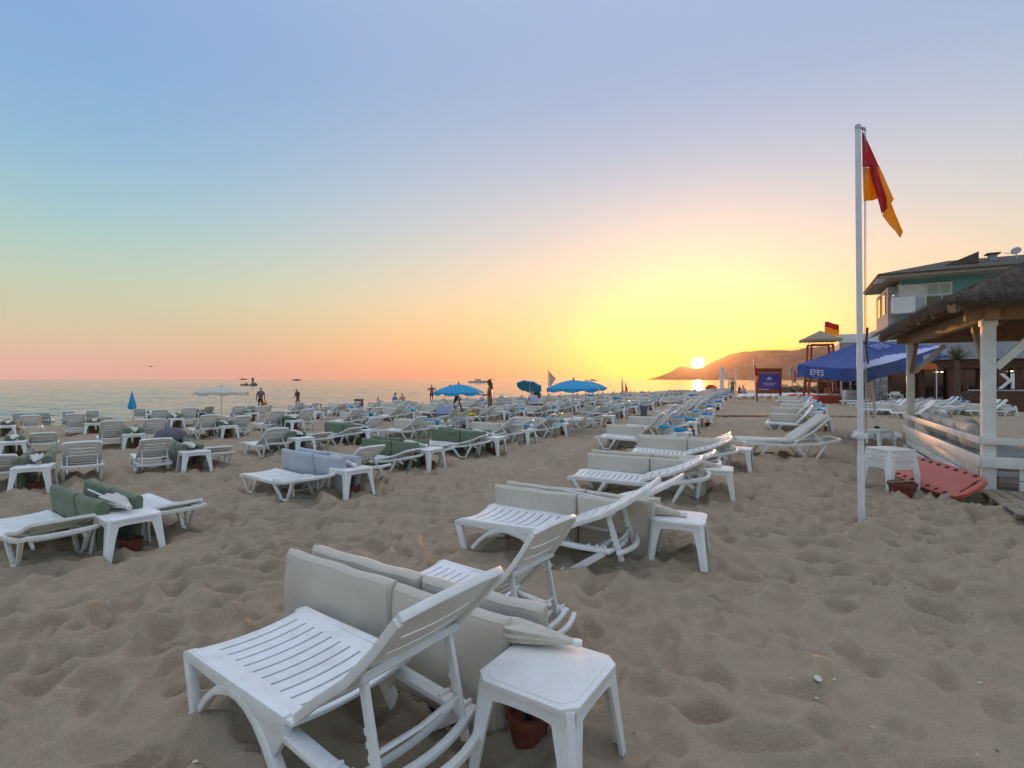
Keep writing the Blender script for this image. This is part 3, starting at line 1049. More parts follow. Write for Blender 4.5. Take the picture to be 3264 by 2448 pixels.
CU = {}
for cn, fm in (('beige', 'beige_fabric'), ('green', 'green_fabric'), ('grey_blue', 'grey_blue_fabric')):
    CU[cn] = [(pad(0.95, 0.56, 0.085, 'seat_section', fm, 0.03, k), pad(0.77, 0.55, 0.085, 'back_section', fm, 0.03, k + 5)) for k in range(3)]
    CU[cn + '_pipe'] = [(piping_mesh(0.95, 0.56, 0.085, fm, 0.03, k), piping_mesh(0.77, 0.55, 0.085, fm, 0.03, k + 5)) for k in range(3)]

def cushion(p, head, colour, label, group=None, lean=0.0, fold=0.0, var=0, pipe=False, zoff=0.0):
    rz = math.atan2(head.y, head.x)
    c = p + head * 0.9
    z = zavg(c.x, c.y, 0.7) - 0.025 + zoff
    o = thing('cushion', label, 'cushion', (p.x, p.y, z), rz, group)
    o.rotation_euler[0] = lean
    a, b_ = CU[colour][var % 3]
    s1 = obj('seat_section', a, o)
    s2 = obj('back_section', b_, o, (0.955, 0, 0), (0, 0, fold))
    if pipe:
        obj('piping', CU[colour + '_pipe'][var % 3][0], s1)
        obj('piping', CU[colour + '_pipe'][var % 3][1], s2)
    return o

# ------------------------------------------------------------------ side table, pot, folded parasol
TB = {}
def table_meshes():
    a, c = 0.215, 0.05
    o8 = [(a - c, a), (-a + c, a), (-a, a - c), (-a, -a + c), (-a + c, -a), (a - c, -a), (a, -a + c), (a, a - c)]
    mb = MB()
    mb.prism(o8, 0.375, 0.40)
    mb.prism([(x * 0.88, y * 0.88) for x, y in o8], 0.3995, 0.4035)
    TB['top'] = mb.mesh('table_top', 'white_plastic', bevel=0.007)
    mb = MB()
    for sx, sy, ln in ((1, 0, 1), (-1, 0, 1), (0, 1, 0), (0, -1, 0)):
        # apron with an arched lower edge
        vs, fs = [], []
        n = 8
        for i in range(n + 1):
            q_ = (i / n - 0.5) * 2 * (a - 0.035)
            dz = 0.335 - 0.035 * (abs(q_) / a) ** 4 * 2
            for off in (0.0, -0.012):
                d = a - 0.006 + off
                p = (sx * d, q_) if ln else (q_, sy * d)
                vs += [(p[0], p[1], 0.38), (p[0], p[1], dz)]
        for i in range(n):
            o = i * 4
            fs += [(o, o + 4, o + 5, o + 1), (o + 2, o + 3, o + 7, o + 6), (o + 1, o + 5, o + 7, o + 3)]
        mb.add(vs, fs)
    TB['apron'] = mb.mesh('apron', 'white_plastic', smooth=True)
    # corner leg, splayed and tapering; built at +,+ and turned for the others
    mb = MB()
    def ring(z, out, w):
        k = a - 0.012 + out
        return [(k - w, k, z), (k - 0.02, k, z), (k, k - 0.02, z), (k, k - w, z), (k - 0.016, k - w, z), (k - 0.016, k - 0.024, z), (k - 0.024, k - 0.016, z), (k - w, k - 0.016, z)]
    rings = [ring(0.385, 0.0, 0.095), ring(0.34, 0.004, 0.085), ring(0.20, 0.016, 0.066), ring(0.0, 0.035, 0.052)]
    vs = [p for r in rings for p in r]
    fs = [tuple(range(8)), tuple(reversed(range(24, 32)))]
    for i in range(3):
        for j in range(8):
            p, q_ = i * 8 + j, i * 8 + (j + 1) % 8
            fs.append((p, p + 8, q_ + 8, q_))
    mb.add(vs, fs)
    TB['leg'] = mb.mesh('leg', 'white_plastic', smooth=True)
    mb = MB()
    mb.prism(o8, 0.36, 0.40)
    for sx in (-1, 1):
        for sy in (-1, 1):
            mb.bar((sx * 0.19, sy * 0.19, 0.37), (sx * 0.225, sy * 0.225, 0), 0.055, 0.05, (1, 1, 0))
    TB['far'] = mb.mesh('side_table', 'white_plastic')
    mb = MB()
    mb.lathe([(0.085, 0.0), (0.105, 0.10), (0.118, 0.17), (0.128, 0.172), (0.128, 0.20), (0.112, 0.20), (0.10, 0.15), (0.02, 0.15)], 18)
    TB['pot'] = mb.mesh('pot', 'terracotta', smooth=True)
    mb = MB()
    mb.lathe([(0.022, 0.14), (0.022, 0.34)], 10)
    TB['sleeve'] = mb.mesh('sleeve', 'dark_pole', smooth=True)
    # folded parasol lying along +x, open skirt at 0, tip at 0.75
    for cn, mt in (('cream', 'cream_canvas'), ('blue', 'blue_canvas'), ('white', 'white_canvas')):
        mb = MB()
        n = 40
        prof = [(0.05, -0.02), (0.125, 0.0), (0.135, 0.08), (0.125, 0.22), (0.10, 0.40), (0.075, 0.55), (0.05, 0.68), (0.034, 0.75)]
        vs, fs = [], []
        for (r, h) in prof:
            for j in range(n):
                a_ = 2 * math.pi * j / n
                k = 1 + 0.20 * math.sin(a_ * 8 + h * 3) * max(0.15, 1 - h / 0.75) + 0.10 * math.sin(a_ * 3 + 1)
                vs.append((h + 0.02 * math.sin(a_ * 5) * (1 if h < 0.05 else 0), r * k * math.cos(a_) * 1.2, r * k * math.sin(a_) * 0.72))
        for i in range(len(prof) - 1):
            for j in range(n):
                p, q_ = i * n + j, i * n + (j + 1) % n
                fs.append((p, q_, q_ + n, p + n))
        fs.append(tuple(reversed(range(n))))
        fs.append(tuple((len(prof) - 1) * n + j for j in range(n)))
        mb.add(vs, fs)
        TB['par_' + cn] = mb.mesh('canopy', mt, smooth=True)
    mb = MB()
    mb.lathe([(0.036, 0.74), (0.042, 0.75), (0.042, 0.80), (0.034, 0.83), (0.02, 0.835)], 14, 'X')
    TB['cap'] = mb.mesh('cap', 'white_plastic', smooth=True)
    mb = MB()
    mb.tube([(-0.95, 0, 0), (0.05, 0, 0)], 0.017, 8)
    TB['pole'] = mb.mesh('pole', 'white_metal', smooth=True)
table_meshes()

def zs(p):
    return float(zsand(np.array([p.x]), np.array([p.y]))[0])

def side_table(p, rz, label, group='white plastic side tables', far=False, z=None, tilt=0.0):
    zz = (zavg(p.x, p.y, 0.25) - 0.02) if z is None else z
    if far:
        o = obj('side_table', TB['far'], None, (p.x, p.y, zz), (0, 0, rz))
        return tag(o, label, 'table', group)
    o = thing('side_table', label, 'table', (p.x, p.y, zz), rz, group)
    o.scale = (1.1, 1.1, 1.0)
    o.rotation_euler[0] = tilt
    tp = obj('table_top', TB['top'], o)
    obj('apron', TB['apron'], o)
    for k in range(4):
        obj('leg', TB['leg'], o, None, (0, 0, k * math.pi / 2))
    return o

def pot(p, label, group='terracotta pots under the tables'):
    o = thing('parasol_pot', label, 'pot', (p.x, p.y, zavg(p.x, p.y, 0.2) - 0.03), 0, group)
    o.scale = (0.82, 0.82, 0.82)
    obj('pot', TB['pot'], o)
    obj('sleeve', TB['sleeve'], o)
    return o

def folded_parasol(p, head, colour, label, z=0.47, pitch=0.0, scale=1.0, group='folded parasols lying between cushions'):
    o = thing('folded_parasol', label, 'parasol', (p.x, p.y, zavg(p.x, p.y, 0.4) + z), math.atan2(head.y, head.x), group, scale if scale != 1 else None)
    o.rotation_euler[1] = pitch
    obj('canopy', TB['par_' + colour], o)
    obj('cap', TB['cap'], o)
    obj('pole', TB['pole'], o)
    return o

# ------------------------------------------------------------------ the sets: two loungers, two cushions on edge between them, a table at the head
ORD = ['first', 'second', 'third', 'fourth', 'fifth', 'sixth', 'seventh', 'eighth', 'ninth', 'tenth', 'eleventh', 'twelfth', 'thirteenth', 'fourteenth', 'fifteenth', 'sixteenth', 'seventeenth', 'eighteenth', 'nineteenth', 'twentieth']
rs = random.Random(11)
def the_set(p, where, colour='beige', kinds='BB', angs=(35, 35), par='blue', rot=0.0, far=False, pipe=False, potted=True, fold=(0, 0), shift=(0, 0), gap=0.50, back=1.58, sc=0.83, cl=0.9, lows=None, table=True):
    """p: ground point under the table; where: phrase that singles the set out"""
    h = HDIR.copy(); h.rotate(Matrix.Rotation(rot, 3, 'Z'))
    tt = Vector((-h.y, h.x, 0))
    grp = 'white sun loungers set in pairs'
    for i, sg in enumerate((-1, 1)):
        foot = p - h * (back + rs.uniform(-0.06, 0.06)) + tt * sg * (gap + rs.uniform(-0.03, 0.03))
        hh = h.copy(); hh.rotate(Matrix.Rotation(R(rs.uniform(-3, 3)), 3, 'Z'))
        lounger(foot, hh, kinds[i], angs[i] + rs.uniform(-2, 2), 'white lounger, %s of the pair %s' % (('nearer', 'farther')[i], where), grp, far=far, scale=sc)
    for i, sg in enumerate((-1, 1)):
        if colour is None or (far and i):
            break
        q_ = p - h * (back - 0.06 + shift[i]) + tt * (sg * 0.095 + rs.uniform(-0.02, 0.02))
        cushion(q_, h, colour, '%s cushion on edge, %s one %s' % (colour.replace('_', ' '), ('nearer', 'farther')[i], where), 'lounger cushions stood on edge', lean=R(rs.uniform(2, 7)) * -sg, fold=R(fold[i]), var=rs.randint(0, 2), pipe=pipe).scale = (cl, 1, 1)
    if table:
        side_table(p, math.atan2(h.y, h.x) + R(rs.uniform(-8, 8)), 'white side table %s' % where, far=far)
    if potted and not far and table:
        pot(p + h * 0.03 + tt * 0.02, 'terracotta pot under the table %s' % where)
    if par and not (far and rs.random() < 0.3):
        folded_parasol(p - h * rs.uniform(0.42, 0.52) + tt * rs.uniform(-0.04, 0.04), h, par, '%s folded parasol %s' % (par, where), pitch=R(rs.uniform(-3, 5)), scale={'white': 0.62, 'cream': 0.68}.get(par, 0.9))

def tbl(u, v):
    g = ground(u, v)
    d = Vector((g.x, g.y, 0)).normalized()
    return g + d * 0.22

# column beside the flagpole lane, nearest pair first
C0 = [((1755, 2520), dict(kinds='AA', angs=(47, 48), par=None, pipe=True)),
      ((2165, 1822), dict(kinds='AA', angs=(28, 22), par='cream', pipe=True, potted=False, sc=1.04, back=1.95)),
      ((2280, 1606), dict(kinds='BB', angs=(22, 18), par='cream', pipe=True, rot=R(5), potted=False)),
      ((2352, 1509), dict(kinds='BB', angs=(19, 20), par='cream', rot=R(5), potted=False)),
      ((2170, 1440), dict(kinds='BB', angs=(44, 42), par='blue')),
      ((2200, 1398), dict(kinds='BB', angs=(50, 40), par='blue')),
      ((2252, 1369), dict(kinds='BB', angs=(52, 44), par='blue')),
      ((2262, 1336), dict(kinds='BB', angs=(48, 40), par='blue')),
      ((2286, 1310), dict(kinds='BB', angs=(46, 40), par='blue')),
      ((2296, 1291), dict(kinds='BB', angs=(46, 42), par='blue')),
      ((2312, 1279), dict(kinds='BB', angs=(44, 40), par='blue')),
      ((2328, 1269), dict(kinds='BB', angs=(44, 40), par='blue'))]
C1 = [((408, 1792), 'green', 'BB', (14, 12), 'white'), ((1118, 1605), 'grey_blue', 'BB', (3, 46), 'white'), ((1363, 1517), 'green', 'BB', (16, 12), 'white'), ((1570, 1461), 'green', 'BB', (16, 10), 'white'),
      ((1672, 1426), 'beige', 'BB', (48, 40), 'blue'), ((1786, 1396), 'beige', 'BB', (50, 44), 'blue'), ((1939, 1368), None, 'AB', (50, 30), None), ((1978, 1341), 'beige', 'BB', (44, 40), 'blue'),
      ((2018, 1324), 'beige', 'BB', (44, 40), 'blue'), ((2071, 1310), 'beige', 'BB', (42, 36), 'blue'), ((2097, 1297), 'beige', 'BB', (36, 30), 'blue')]
C2 = [((107, 1594), 'green', 'BB', (36, 50), 'white'), ((620, 1524), 'green', 'AB', (50, 14), 'white'), ((960, 1461), 'green', 'BB', (52, 14), 'white'), ((1170, 1424), 'green', 'BB', (18, 52), 'white'),
      ((1392, 1403), 'beige', 'BB', (50, 40), 'blue'), ((1480, 1376), None, 'BB', (46, 40), None), ((1600, 1353), 'beige', 'BB', (48, 46), None), ((1660, 1346), 'beige', 'BB', (48, 40), 'blue'),
      ((1760, 1336), 'beige', 'BB', (46, 44), 'blue'), ((1830, 1319), 'beige', 'BB', (46, 40), 'blue'), ((1888, 1304), 'beige', 'BB', (44, 40), 'blue')]
C3 = [((41, 1476), 'green', 'BB', (30, 40), 'white'), ((426, 1443), 'green', 'AB', (56, 54), 'white'), ((727, 1409), 'green', 'BA', (54, 52), 'white'), ((938, 1386), 'green', 'AB', (54, 52), 'white'),
      ((1180, 1368), 'beige', 'BB', (50, 48), 'blue'), ((1315, 1347), 'beige', 'BB', (48, 46), 'blue'), ((1430, 1333), 'beige', 'BB', (48, 44), 'blue'), ((1545, 1318), 'beige', 'BB', (46, 44), 'blue')]
C4 = [((20, 1402), 'green', 'BB', (52, 50), 'white'), ((297, 1395), 'green', 'AB', (58, 18), 'white'), ((562, 1372), 'green', 'BB', (54, 52), 'white'), ((802, 1352), 'green', 'BB', (54, 50), 'white'),
      ((1010, 1345), None, 'BB', (10, 46), None), ((1120, 1330), 'beige', 'BB', (50, 48), 'blue'), ((1290, 1318), 'beige', 'BB', (48, 46), 'blue')]
C5 = [((95, 1352), 'green', 'BB', (54, 52), 'white'), ((255, 1347), 'green', 'BB', (56, 54), None), ((480, 1343), 'green', 'BB', (54, 50), 'white'), ((640, 1331), 'green', 'BB', (54, 52), 'white'),
      ((830, 1322), 'beige', 'BB', (52, 50), 'blue'), ((985, 1318), 'beige', 'BB', (52, 48), 'blue')]

for i, (uv, kw) in enumerate(C0):
    if i == 0:
        continue
    wh = 'in the %s pair up the lane beside the flagpole' % ORD[i]
    kw.setdefault('sc', 0.95); kw.setdefault('back', 1.88); kw.setdefault('cl', 0.98)
    the_set(tbl(*uv), wh, **kw)
names = ('second', 'third', 'fourth', 'fifth', 'sixth')
world_pos = []
for ci, (col_, lst) in enumerate(zip(names, (C1, C2, C3, C4, C5))):
    for i, (uv, cc, kk, aa, pp) in enumerate(lst):
        if cc == 'green':
            side = 'green-cushioned '
        else:
            side = ''
        wh = 'in %s set of the %s column' % (ORD[i], col_)
        p = tbl(*uv)
        if pp == 'white' and i % 3 == 1:
            pp = 'cream'
        the_set(p, wh, colour=cc, kinds=kk, angs=tuple(x if x < 30 else x * 0.74 + rs.uniform(-5, 5) for x in aa), par=pp, far=False, rot=R(float(np.interp(uv[0], [450, 900, 1250, 1500], [-25, -14, 0, 4])) * (0.35 if uv == (408, 1792) else 1.0) + rs.uniform(-3, 3)), cl=0.9 if cc != 'green' else 0.82)

# the nearest pair of all, placed piece by piece
h1 = Vector((0.825, -0.565, 0)).normalized()
t1 = Vector((-h1.y, h1.x, 0))
P1 = Vector((0.155, 2.23, 0))
near_h = Vector((0.805, -0.593, 0)).normalized()
lounger(Vector((-1.44, 2.87, 0)), near_h, 'A', 42, 'large white lounger in the left foreground with its back raised', 'white sun loungers set in pairs', sink=0.01, scale=0.95)
lounger(Vector((-0.72, 3.86, 0)), Vector((0.80, -0.60, 0)).normalized(), 'A', 50, 'white lounger behind the foreground cushions with its slotted back raised', 'white sun loungers set in pairs', sink=0.01, scale=0.80)
cushion(Vector((-1.45, 3.38, 0)), Vector((0.837, -0.548, 0)).normalized(), 'beige', 'beige cushion on edge along the foreground lounger', 'lounger cushions stood on edge', lean=R(-4), fold=R(-3), var=0, pipe=True)
cushion(Vector((-1.28, 3.52, 0)), Vector((0.845, -0.535, 0)).normalized(), 'beige', 'beige cushion on edge, rear of the two behind the foreground lounger', 'lounger cushions stood on edge', lean=R(4), fold=R(2), var=1, pipe=True)
side_table(P1, R(-33), 'white side table in the foreground with the cream parasol tip on it', z=zavg(P1.x, P1.y, 0.25) - 0.01).scale = (1.07, 1.07, 1.0)
pot(P1 + Vector((-0.08, 0.12, 0)), 'terracotta pot in the shade under the foreground table')
folded_parasol(P1 + Vector((-0.17, 0.24, 0)), Vector((0.93, -0.36, 0)).normalized(), 'cream', 'cream folded parasol with white cap resting on the foreground table', z=0.465, pitch=R(2), scale=0.42)

# inland column in front of the lifeguard tower
CR = [((2623, 1384), 'beige', 'BB', (52, 46), 'blue'), ((2600, 1352), 'beige', 'BB', (52, 40), 'blue'), ((2615, 1332), 'beige', 'BB', (50, 40), 'blue'), ((2600, 1316), 'beige', 'BB', (46, 40), 'blue'),
      ((2585, 1303), 'beige', 'BB', (44, 40), 'blue'), ((2560, 1292), 'beige', 'BB', (40, 40), 'blue')]
for i, (uv, cc, kk, aa, pp) in enumerate(CR):
    the_set(tbl(*uv), 'in %s set before the lifeguard tower' % ORD[i], colour=cc, kinds=kk, angs=aa, par=pp)

# lounger with its cushion laid on, beside the flagpole
def laid():
    g1 = ground(2365, 1474); g2 = ground(2660, 1480)
    h = (g2 - g1); h.z = 0; h.normalize()
    foot = g1 + Vector((0, 0.3, 0)) - h * 0.02
    lounger(foot, h, 'B', 38, 'white lounger with a pale cushion laid along it, left of the flagpole', 'white sun loungers set in pairs', scale=1.0, sink=0.02)
    rz = math.atan2(h.y, h.x)
    z = zavg(foot.x + h.x * 0.8, foot.y + h.y * 0.8, 0.8) - 0.05
    o = thing('cushion', 'pale cushion laid flat on the lounger left of the flagpole', 'cushion', (foot.x, foot.y, z), rz)
    a = obj('seat_section', pad(1.03, 0.56, 0.07, 'seat_section', 'pillow_fabric', 0.035, 31), o, (0.02, 0.28, 0.375), (R(90), 0, 0))
    b_ = obj('back_section', pad(0.86, 0.56, 0.07, 'back_section', 'pillow_fabric', 0.035, 32), o, (1.14, 0.30, 0.40), Euler((R(90), 0, 0)))
    b_.matrix_local = Matrix.Translation((1.06, 0.28, 0.385)) @ Matrix.Rotation(-R(38), 4, 'Y') @ Matrix.Rotation(R(90), 4, 'X')
laid()

# far field: the columns run on down the beach to the boats
cnt = 0
used = []
for (s0, name) in ((5.9, 'second'), (9.9, 'third'), (13.9, 'fourth'), (18.2, 'fifth'), (22.6, 'sixth')):
    tt_ = {5.9: 37.0, 9.9: 32.0, 13.9: 26.5, 18.2: 22.0, 22.6: 19.5}[s0]
    k = 0
    while tt_ < 100:
        s = s0 + 0.04 * (tt_ - 20)
        S = s + 0.27 * tt_
        if S > 37:
            break
        P = on(s * NX + tt_ * TX + rs.uniform(-0.2, 0.2), s * NY + tt_ * TY)
        u = CX + F * P.x / P.y
        k += 1
        zone = 'in %s distant set of the %s column' % (ORD[min(k - 1, 19)], name)
        the_set(P, zone, colour='beige' if rs.random() < 0.85 else None, angs=(rs.choice((18, 40, 44)), rs.choice((16, 40))), par=rs.choice(('blue', None, None)), far=True, rot=R(rs.uniform(-4, 4)), table=tt_ < 60)
        tt_ += rs.uniform(2.8, 3.5)
print('objects', len(bpy.data.objects))

H = HDIR.normalized()
T = Vector((-H.y, H.x, 0)).normalized()
if T.y < 0:
    T = -T
def LF(origin, a, b, z=0.0):
    """a along the head direction (inland), b along the beach"""
    return Vector((origin[0] + H.x * a + T.x * b, origin[1] + H.y * a + T.y * b, z))
HRZ = math.atan2(H.y, H.x)

# ------------------------------------------------------------------ flagpole and its flag
def flagpole():
    b0 = ground(2746, 1682)
    b0.z = zavg(b0.x, b0.y, 0.2) - 0.08
    top = at(2734, 404, 6.04)
    o = thing('flagpole', 'tall white metal flagpole planted in the sand at right', 'flagpole', b0)
    top = Vector((top.x - b0.x, 0.0, top.z - b0.z))
    def along(z):
        return top * (z / top.z)
    MB().tube([(0, 0, 0), along(0.8), along(0.83)], [0.038, 0.037, 0.033], 16).build('lower_sleeve', 'white_metal', o, smooth=True)
    MB().tube([along(0.83), along(2.4), along(3.6), along(top.z)], [0.033, 0.032, 0.031, 0.029], 16).build('shaft', 'white_metal', o, smooth=True)
    mb = MB()
    mb.tube([along(top.z - 0.03), along(top.z + 0.015), along(top.z + 0.03)], [0.031, 0.031, 0.018], 14)
    mb.tube([along(top.z) + Vector((0, 0, -0.01)), along(top.z) + Vector((0.055, -0.01, -0.02))], 0.016, 8)
    mb.lathe([(0.02, -0.012), (0.02, 0.012)], 12, 'Z', along(top.z) + Vector((0.06, -0.01, -0.03)))
    mb.build('pulley_cap', 'steel', o, smooth=True)
    hk = along(top.z) + Vector((0.068, -0.012, -0.03))
    low = along(1.0) + Vector((0.05, -0.01, 0))
    for d in (0.0, 0.014):
        MB().tube([hk + Vector((d, 0, 0)), along(2.4) + Vector((0.052 + d, -0.01, 0)), low + Vector((d, 0, 0))], 0.0035, 5).build('halyard', 'rope', o)
    mb = MB()
    mb.box(along(1.0) + Vector((0.045, 0, 0)), (0.05, 0.02, 0.02))
    mb.bar(along(0.94) + Vector((0.07, 0, 0)), along(1.06) + Vector((0.075, 0, 0)), 0.018, 0.018)
    mb.build('cleat', 'white_metal', o, bevel=0.003)
    mb = MB()
    mb.box(along(1.02), (0.105, 0.10, 0.06))
    mb.box(along(1.02) + Vector((-0.07, 0, 0)), (0.05, 0.045, 0.045))
    mb.build('clamp', 'white_metal', o, bevel=0.006)
    mb = MB()
    mb.tube([along(2.12) + Vector((0.02, -0.01, 0.0)), along(2.0) + Vector((0.06, -0.015, 0.05)), along(2.0) + Vector((0.075, -0.015, 0.26))], [0.010, 0.014, 0.014], 7)
    mb.tube([along(2.0) + Vector((0.06, -0.015, 0.05)), along(2.0) + Vector((0.085, -0.015, -0.16))], [0.013, 0.009], 7)
    mb.build('bracket', 'dark_pole', o, smooth=True)
    # the flag hangs limp: hoist panel, a fold in front, the fly falling to the right
    k = 6.04 / F
    def fp(px, py, d=0.0):
        q_ = at(2600 + px * 0.2411, 380 + py * 0.2411, 6.02 + d)
        return q_
    fo = thing('flag', 'limp red and yellow lifeguard flag hanging from the tall pole', 'flag', fp(615, 160))
    org = fp(615, 160)
    def panel(name, matn, rows, dep, n=10):
        """rows: list of (left px, right px) point pairs, top to bottom; dep: depth along the row"""
        mb = MB()
        m_ = len(rows)
        vs = []
        for j, (l_, r_) in enumerate(rows):
            for i in range(n + 1):
                a = i / n
                x = l_[0] + (r_[0] - l_[0]) * a
                y = l_[1] + (r_[1] - l_[1]) * a + 4 * math.sin(a * 9 + j)
                d = dep(a, j / (m_ - 1))
                vs.append(fp(x, y, d) - org)
        mb.add(vs, [(j * (n + 1) + i, j * (n + 1) + i + 1, (j + 1) * (n + 1) + i + 1, (j + 1) * (n + 1) + i) for j in range(m_ - 1) for i in range(n)])
        mb.build(name, matn, fo, smooth=True, solid=0.002)
    wav = lambda o_, s_: (lambda a, j: o_ + s_ * a + 0.018 * math.sin(a * 7 + j * 5))
    panel('red_panel', 'flag_red', [((612, 165), (622, 165)), ((614, 330), (695, 320)), ((616, 480), (770, 480)), ((618, 640), (835, 630)), ], wav(0.0, 0.05))
    panel('yellow_panel', 'flag_yellow', [((620, 640), (720, 645)), ((624, 780), (760, 780)), ((628, 920), (800, 920)), ((636, 1090), (845, 1052))], wav(0.0, 0.04))
    panel('red_panel', 'flag_red', [((700, 600), (800, 600)), ((725, 740), (830, 740)), ((770, 880), (880, 880)), ((815, 1030), (935, 1030)), ((870, 1250), (950, 1180))], wav(-0.03, 0.03))
    panel('yellow_panel', 'flag_yellow', [((780, 605), (836, 615)), ((810, 740), (900, 760)), ((850, 880), (960, 900)), ((910, 1040), (1032, 1060)), ((920, 1160), (1000, 1112)), ((880, 1275), (1050, 1240)), ((975, 1400), (1110, 1385)), ((1055, 1480), (1152, 1490)), ((1108, 1560), (1122, 1558))], wav(0.03, 0.06))
flagpole()

# ------------------------------------------------------------------ thatched gazebo
def gazebo():
    P1 = (6.55, 7.25)
    Lb, Wd = 5.46, 4.6
    o = thing('thatched_gazebo', 'white timber gazebo with thatched roof at the right edge', 'gazebo', (P1[0], P1[1], 0), HRZ)
    # local frame: x inland (H), y along the beach (T)
    posts = [(0, 0), (0, Lb), (Wd, 0), (Wd, Lb)]
    for (x, y) in posts:
        mb = MB()
        mb.box((x, y, 1.21), (0.14, 0.14, 2.62))
        mb.box((x, y, 2.48), (0.17, 0.17, 0.10))
        mb.build('post', 'white_paint_wood', o, bevel=0.006)
    # diagonal braces
    for (x, y) in posts:
        for (dx, dy) in ((0, 1 if y == 0 else -1), (1 if x == 0 else -1, 0)):
            MB().sweep([(x + dx * 0.08, y + dy * 0.08, 1.86), (x + dx * 0.62, y + dy * 0.62, 2.46)], 0.075, 0.095, up=(0, 0, 1)).build('brace', 'white_paint_wood' if dx else 'beam_wood', o, bevel=0.005)
    # ring beams
    for (a, b_) in (((-0.25, 0), (Wd + 0.25, 0)), ((-0.25, Lb), (Wd + 0.25, Lb)), ((0, -0.25), (0, Lb + 0.25)), ((Wd, -0.25), (Wd, Lb + 0.25))):
        z = 2.61 if a[0] < -0.1 else 2.595
        MB().bar((a[0], a[1], z), (b_[0], b_[1], z), 0.13, 0.19).build('beam', 'beam_wood', o, bevel=0.006)
    # floor
    for k in range(14):
        MB().box((Wd / 2, Lb * (k + 0.5) / 14, 0.185), (Wd + 0.1, Lb / 14 - 0.012, 0.03)).build('floor_plank', 'wood_grey', o)
    mb = MB()
    for x in (0.3, Wd / 2, Wd - 0.3):
        mb.bar((x, 0.1, 0.10), (x, Lb - 0.1, 0.10), 0.1, 0.14)
    mb.build('joists', 'wood_grey', o)
    # railings: planks on the seaward side and on the near side
    for (z, hh, off, sh) in ((0.865, 0.095, -0.112, 0), (0.575, 0.15, -0.112, 0), (0.415, 0.15, -0.06, 1), (0.262, 0.13, -0.055, 1), (0.125, 0.115, -0.112, 0)):
        MB().box((off, Lb / 2, z), (0.034, Lb + (0.2 if not sh else -0.2), hh)).build('plank', 'white_paint_wood', o, bevel=0.004)
        MB().box((Wd / 2 + 0.1, off - 0.004, z), (Wd + (0.4 if not sh else -0.4), 0.034, hh)).build('plank', 'white_paint_wood', o, bevel=0.004)
    for z in (0.335, 0.485):
        MB().box((-0.045, Lb / 2, z), (0.05, Lb - 0.2, 0.06)).build('rail_backing', 'wood_grey', o)
        MB().box((Wd / 2, -0.045, z), (Wd - 0.2, 0.05, 0.06)).build('rail_backing', 'wood_grey', o)
    # roof
    ov = 0.50
    ez, az_ = 2.70, 4.15
    c4 = [Vector((-ov, -ov, ez)), Vector((Wd + ov, -ov, ez)), Vector((Wd + ov, Lb + ov, ez)), Vector((-ov, Lb + ov, ez))]
    apex = Vector((Wd / 2, Lb / 2, az_))
    rnd = random.Random(5)
    mb = MB()
    for k in range(4):
        A, B = c4[k], c4[(k + 1) % 4]
        def fn(u, v, A=A, B=B):
            p = A.lerp(B, u).lerp(apex, v)
            nz = mnoise.fractal(p * 3.0, 1.0, 2.0, 3) * 0.03 * (1 if 0.01 < u < 0.99 else 0.4)
            lay = 0.03 * ((v * 7) % 1.0)
            return p + Vector((0, 0, 0.10 + nz * 0.5 - lay * 0.0 + 0.02 * math.sin(v * 44)))
        mb.grid(fn, 30, 24)
    mb.build('thatch_roof', 'thatch', o, smooth=True, solid=0.02)
    mb = MB()
    for k in range(4):
        A, B = c4[k], c4[(k + 1) % 4]
        mb.add([A, B, apex], [(0, 1, 2)])
    mb.build('roof_lining', 'thatch_under', o, solid=0.02)
    mb = MB()
    for k in range(4):
        A, B = c4[k], c4[(k + 1) % 4]
        mb.bar(A + Vector((0, 0, -0.06)), apex + Vector((0, 0, -0.06)), 0.09, 0.11)
        for q_ in range(1, 6):
            S_ = A.lerp(B, q_ / 6)
            mb.bar(S_ + Vector((0, 0, -0.05)), S_.lerp(apex, 0.9) + Vector((0, 0, -0.05)), 0.06, 0.07)
    mb.build('rafters', 'beam_wood', o)
    # eave thickness and loose straw
    mb = MB()
    for k in range(4):
        A, B = c4[k], c4[(k + 1) % 4]
        n = 60
        vs = []
        for i in range(n + 1):
            p = A.lerp(B, i / n)
            out = (p - apex); out.z = 0; out.normalize()
            vs += [p + Vector((0, 0, 0.11)), p + out * 0.05 + Vector((0, 0, 0.04 + rnd.uniform(-0.02, 0.02))), p + out * 0.02 + Vector((0, 0, -0.03 + rnd.uniform(-0.03, 0.02)))]
        mb.add(vs, [(3 * i, 3 * i + 1, 3 * i + 4, 3 * i + 3) for i in range(n)] + [(3 * i + 1, 3 * i + 2, 3 * i + 5, 3 * i + 4) for i in range(n)])
    mb.build('eave', 'thatch', o, smooth=True, solid=0.03)
    mb = MB()
    def straw(p, d, ln, w):
        sd = d.cross(Vector((0, 0, 1)))
        if sd.length < 1e-4:
            sd = Vector((1, 0, 0))
        sd.normalize()
        nn = sd.cross(d).normalized()
        e = p + d * ln
        mb.add([p - sd * w, p + sd * w, p + nn * w, e], [(0, 1, 3), (1, 2, 3), (2, 0, 3)])
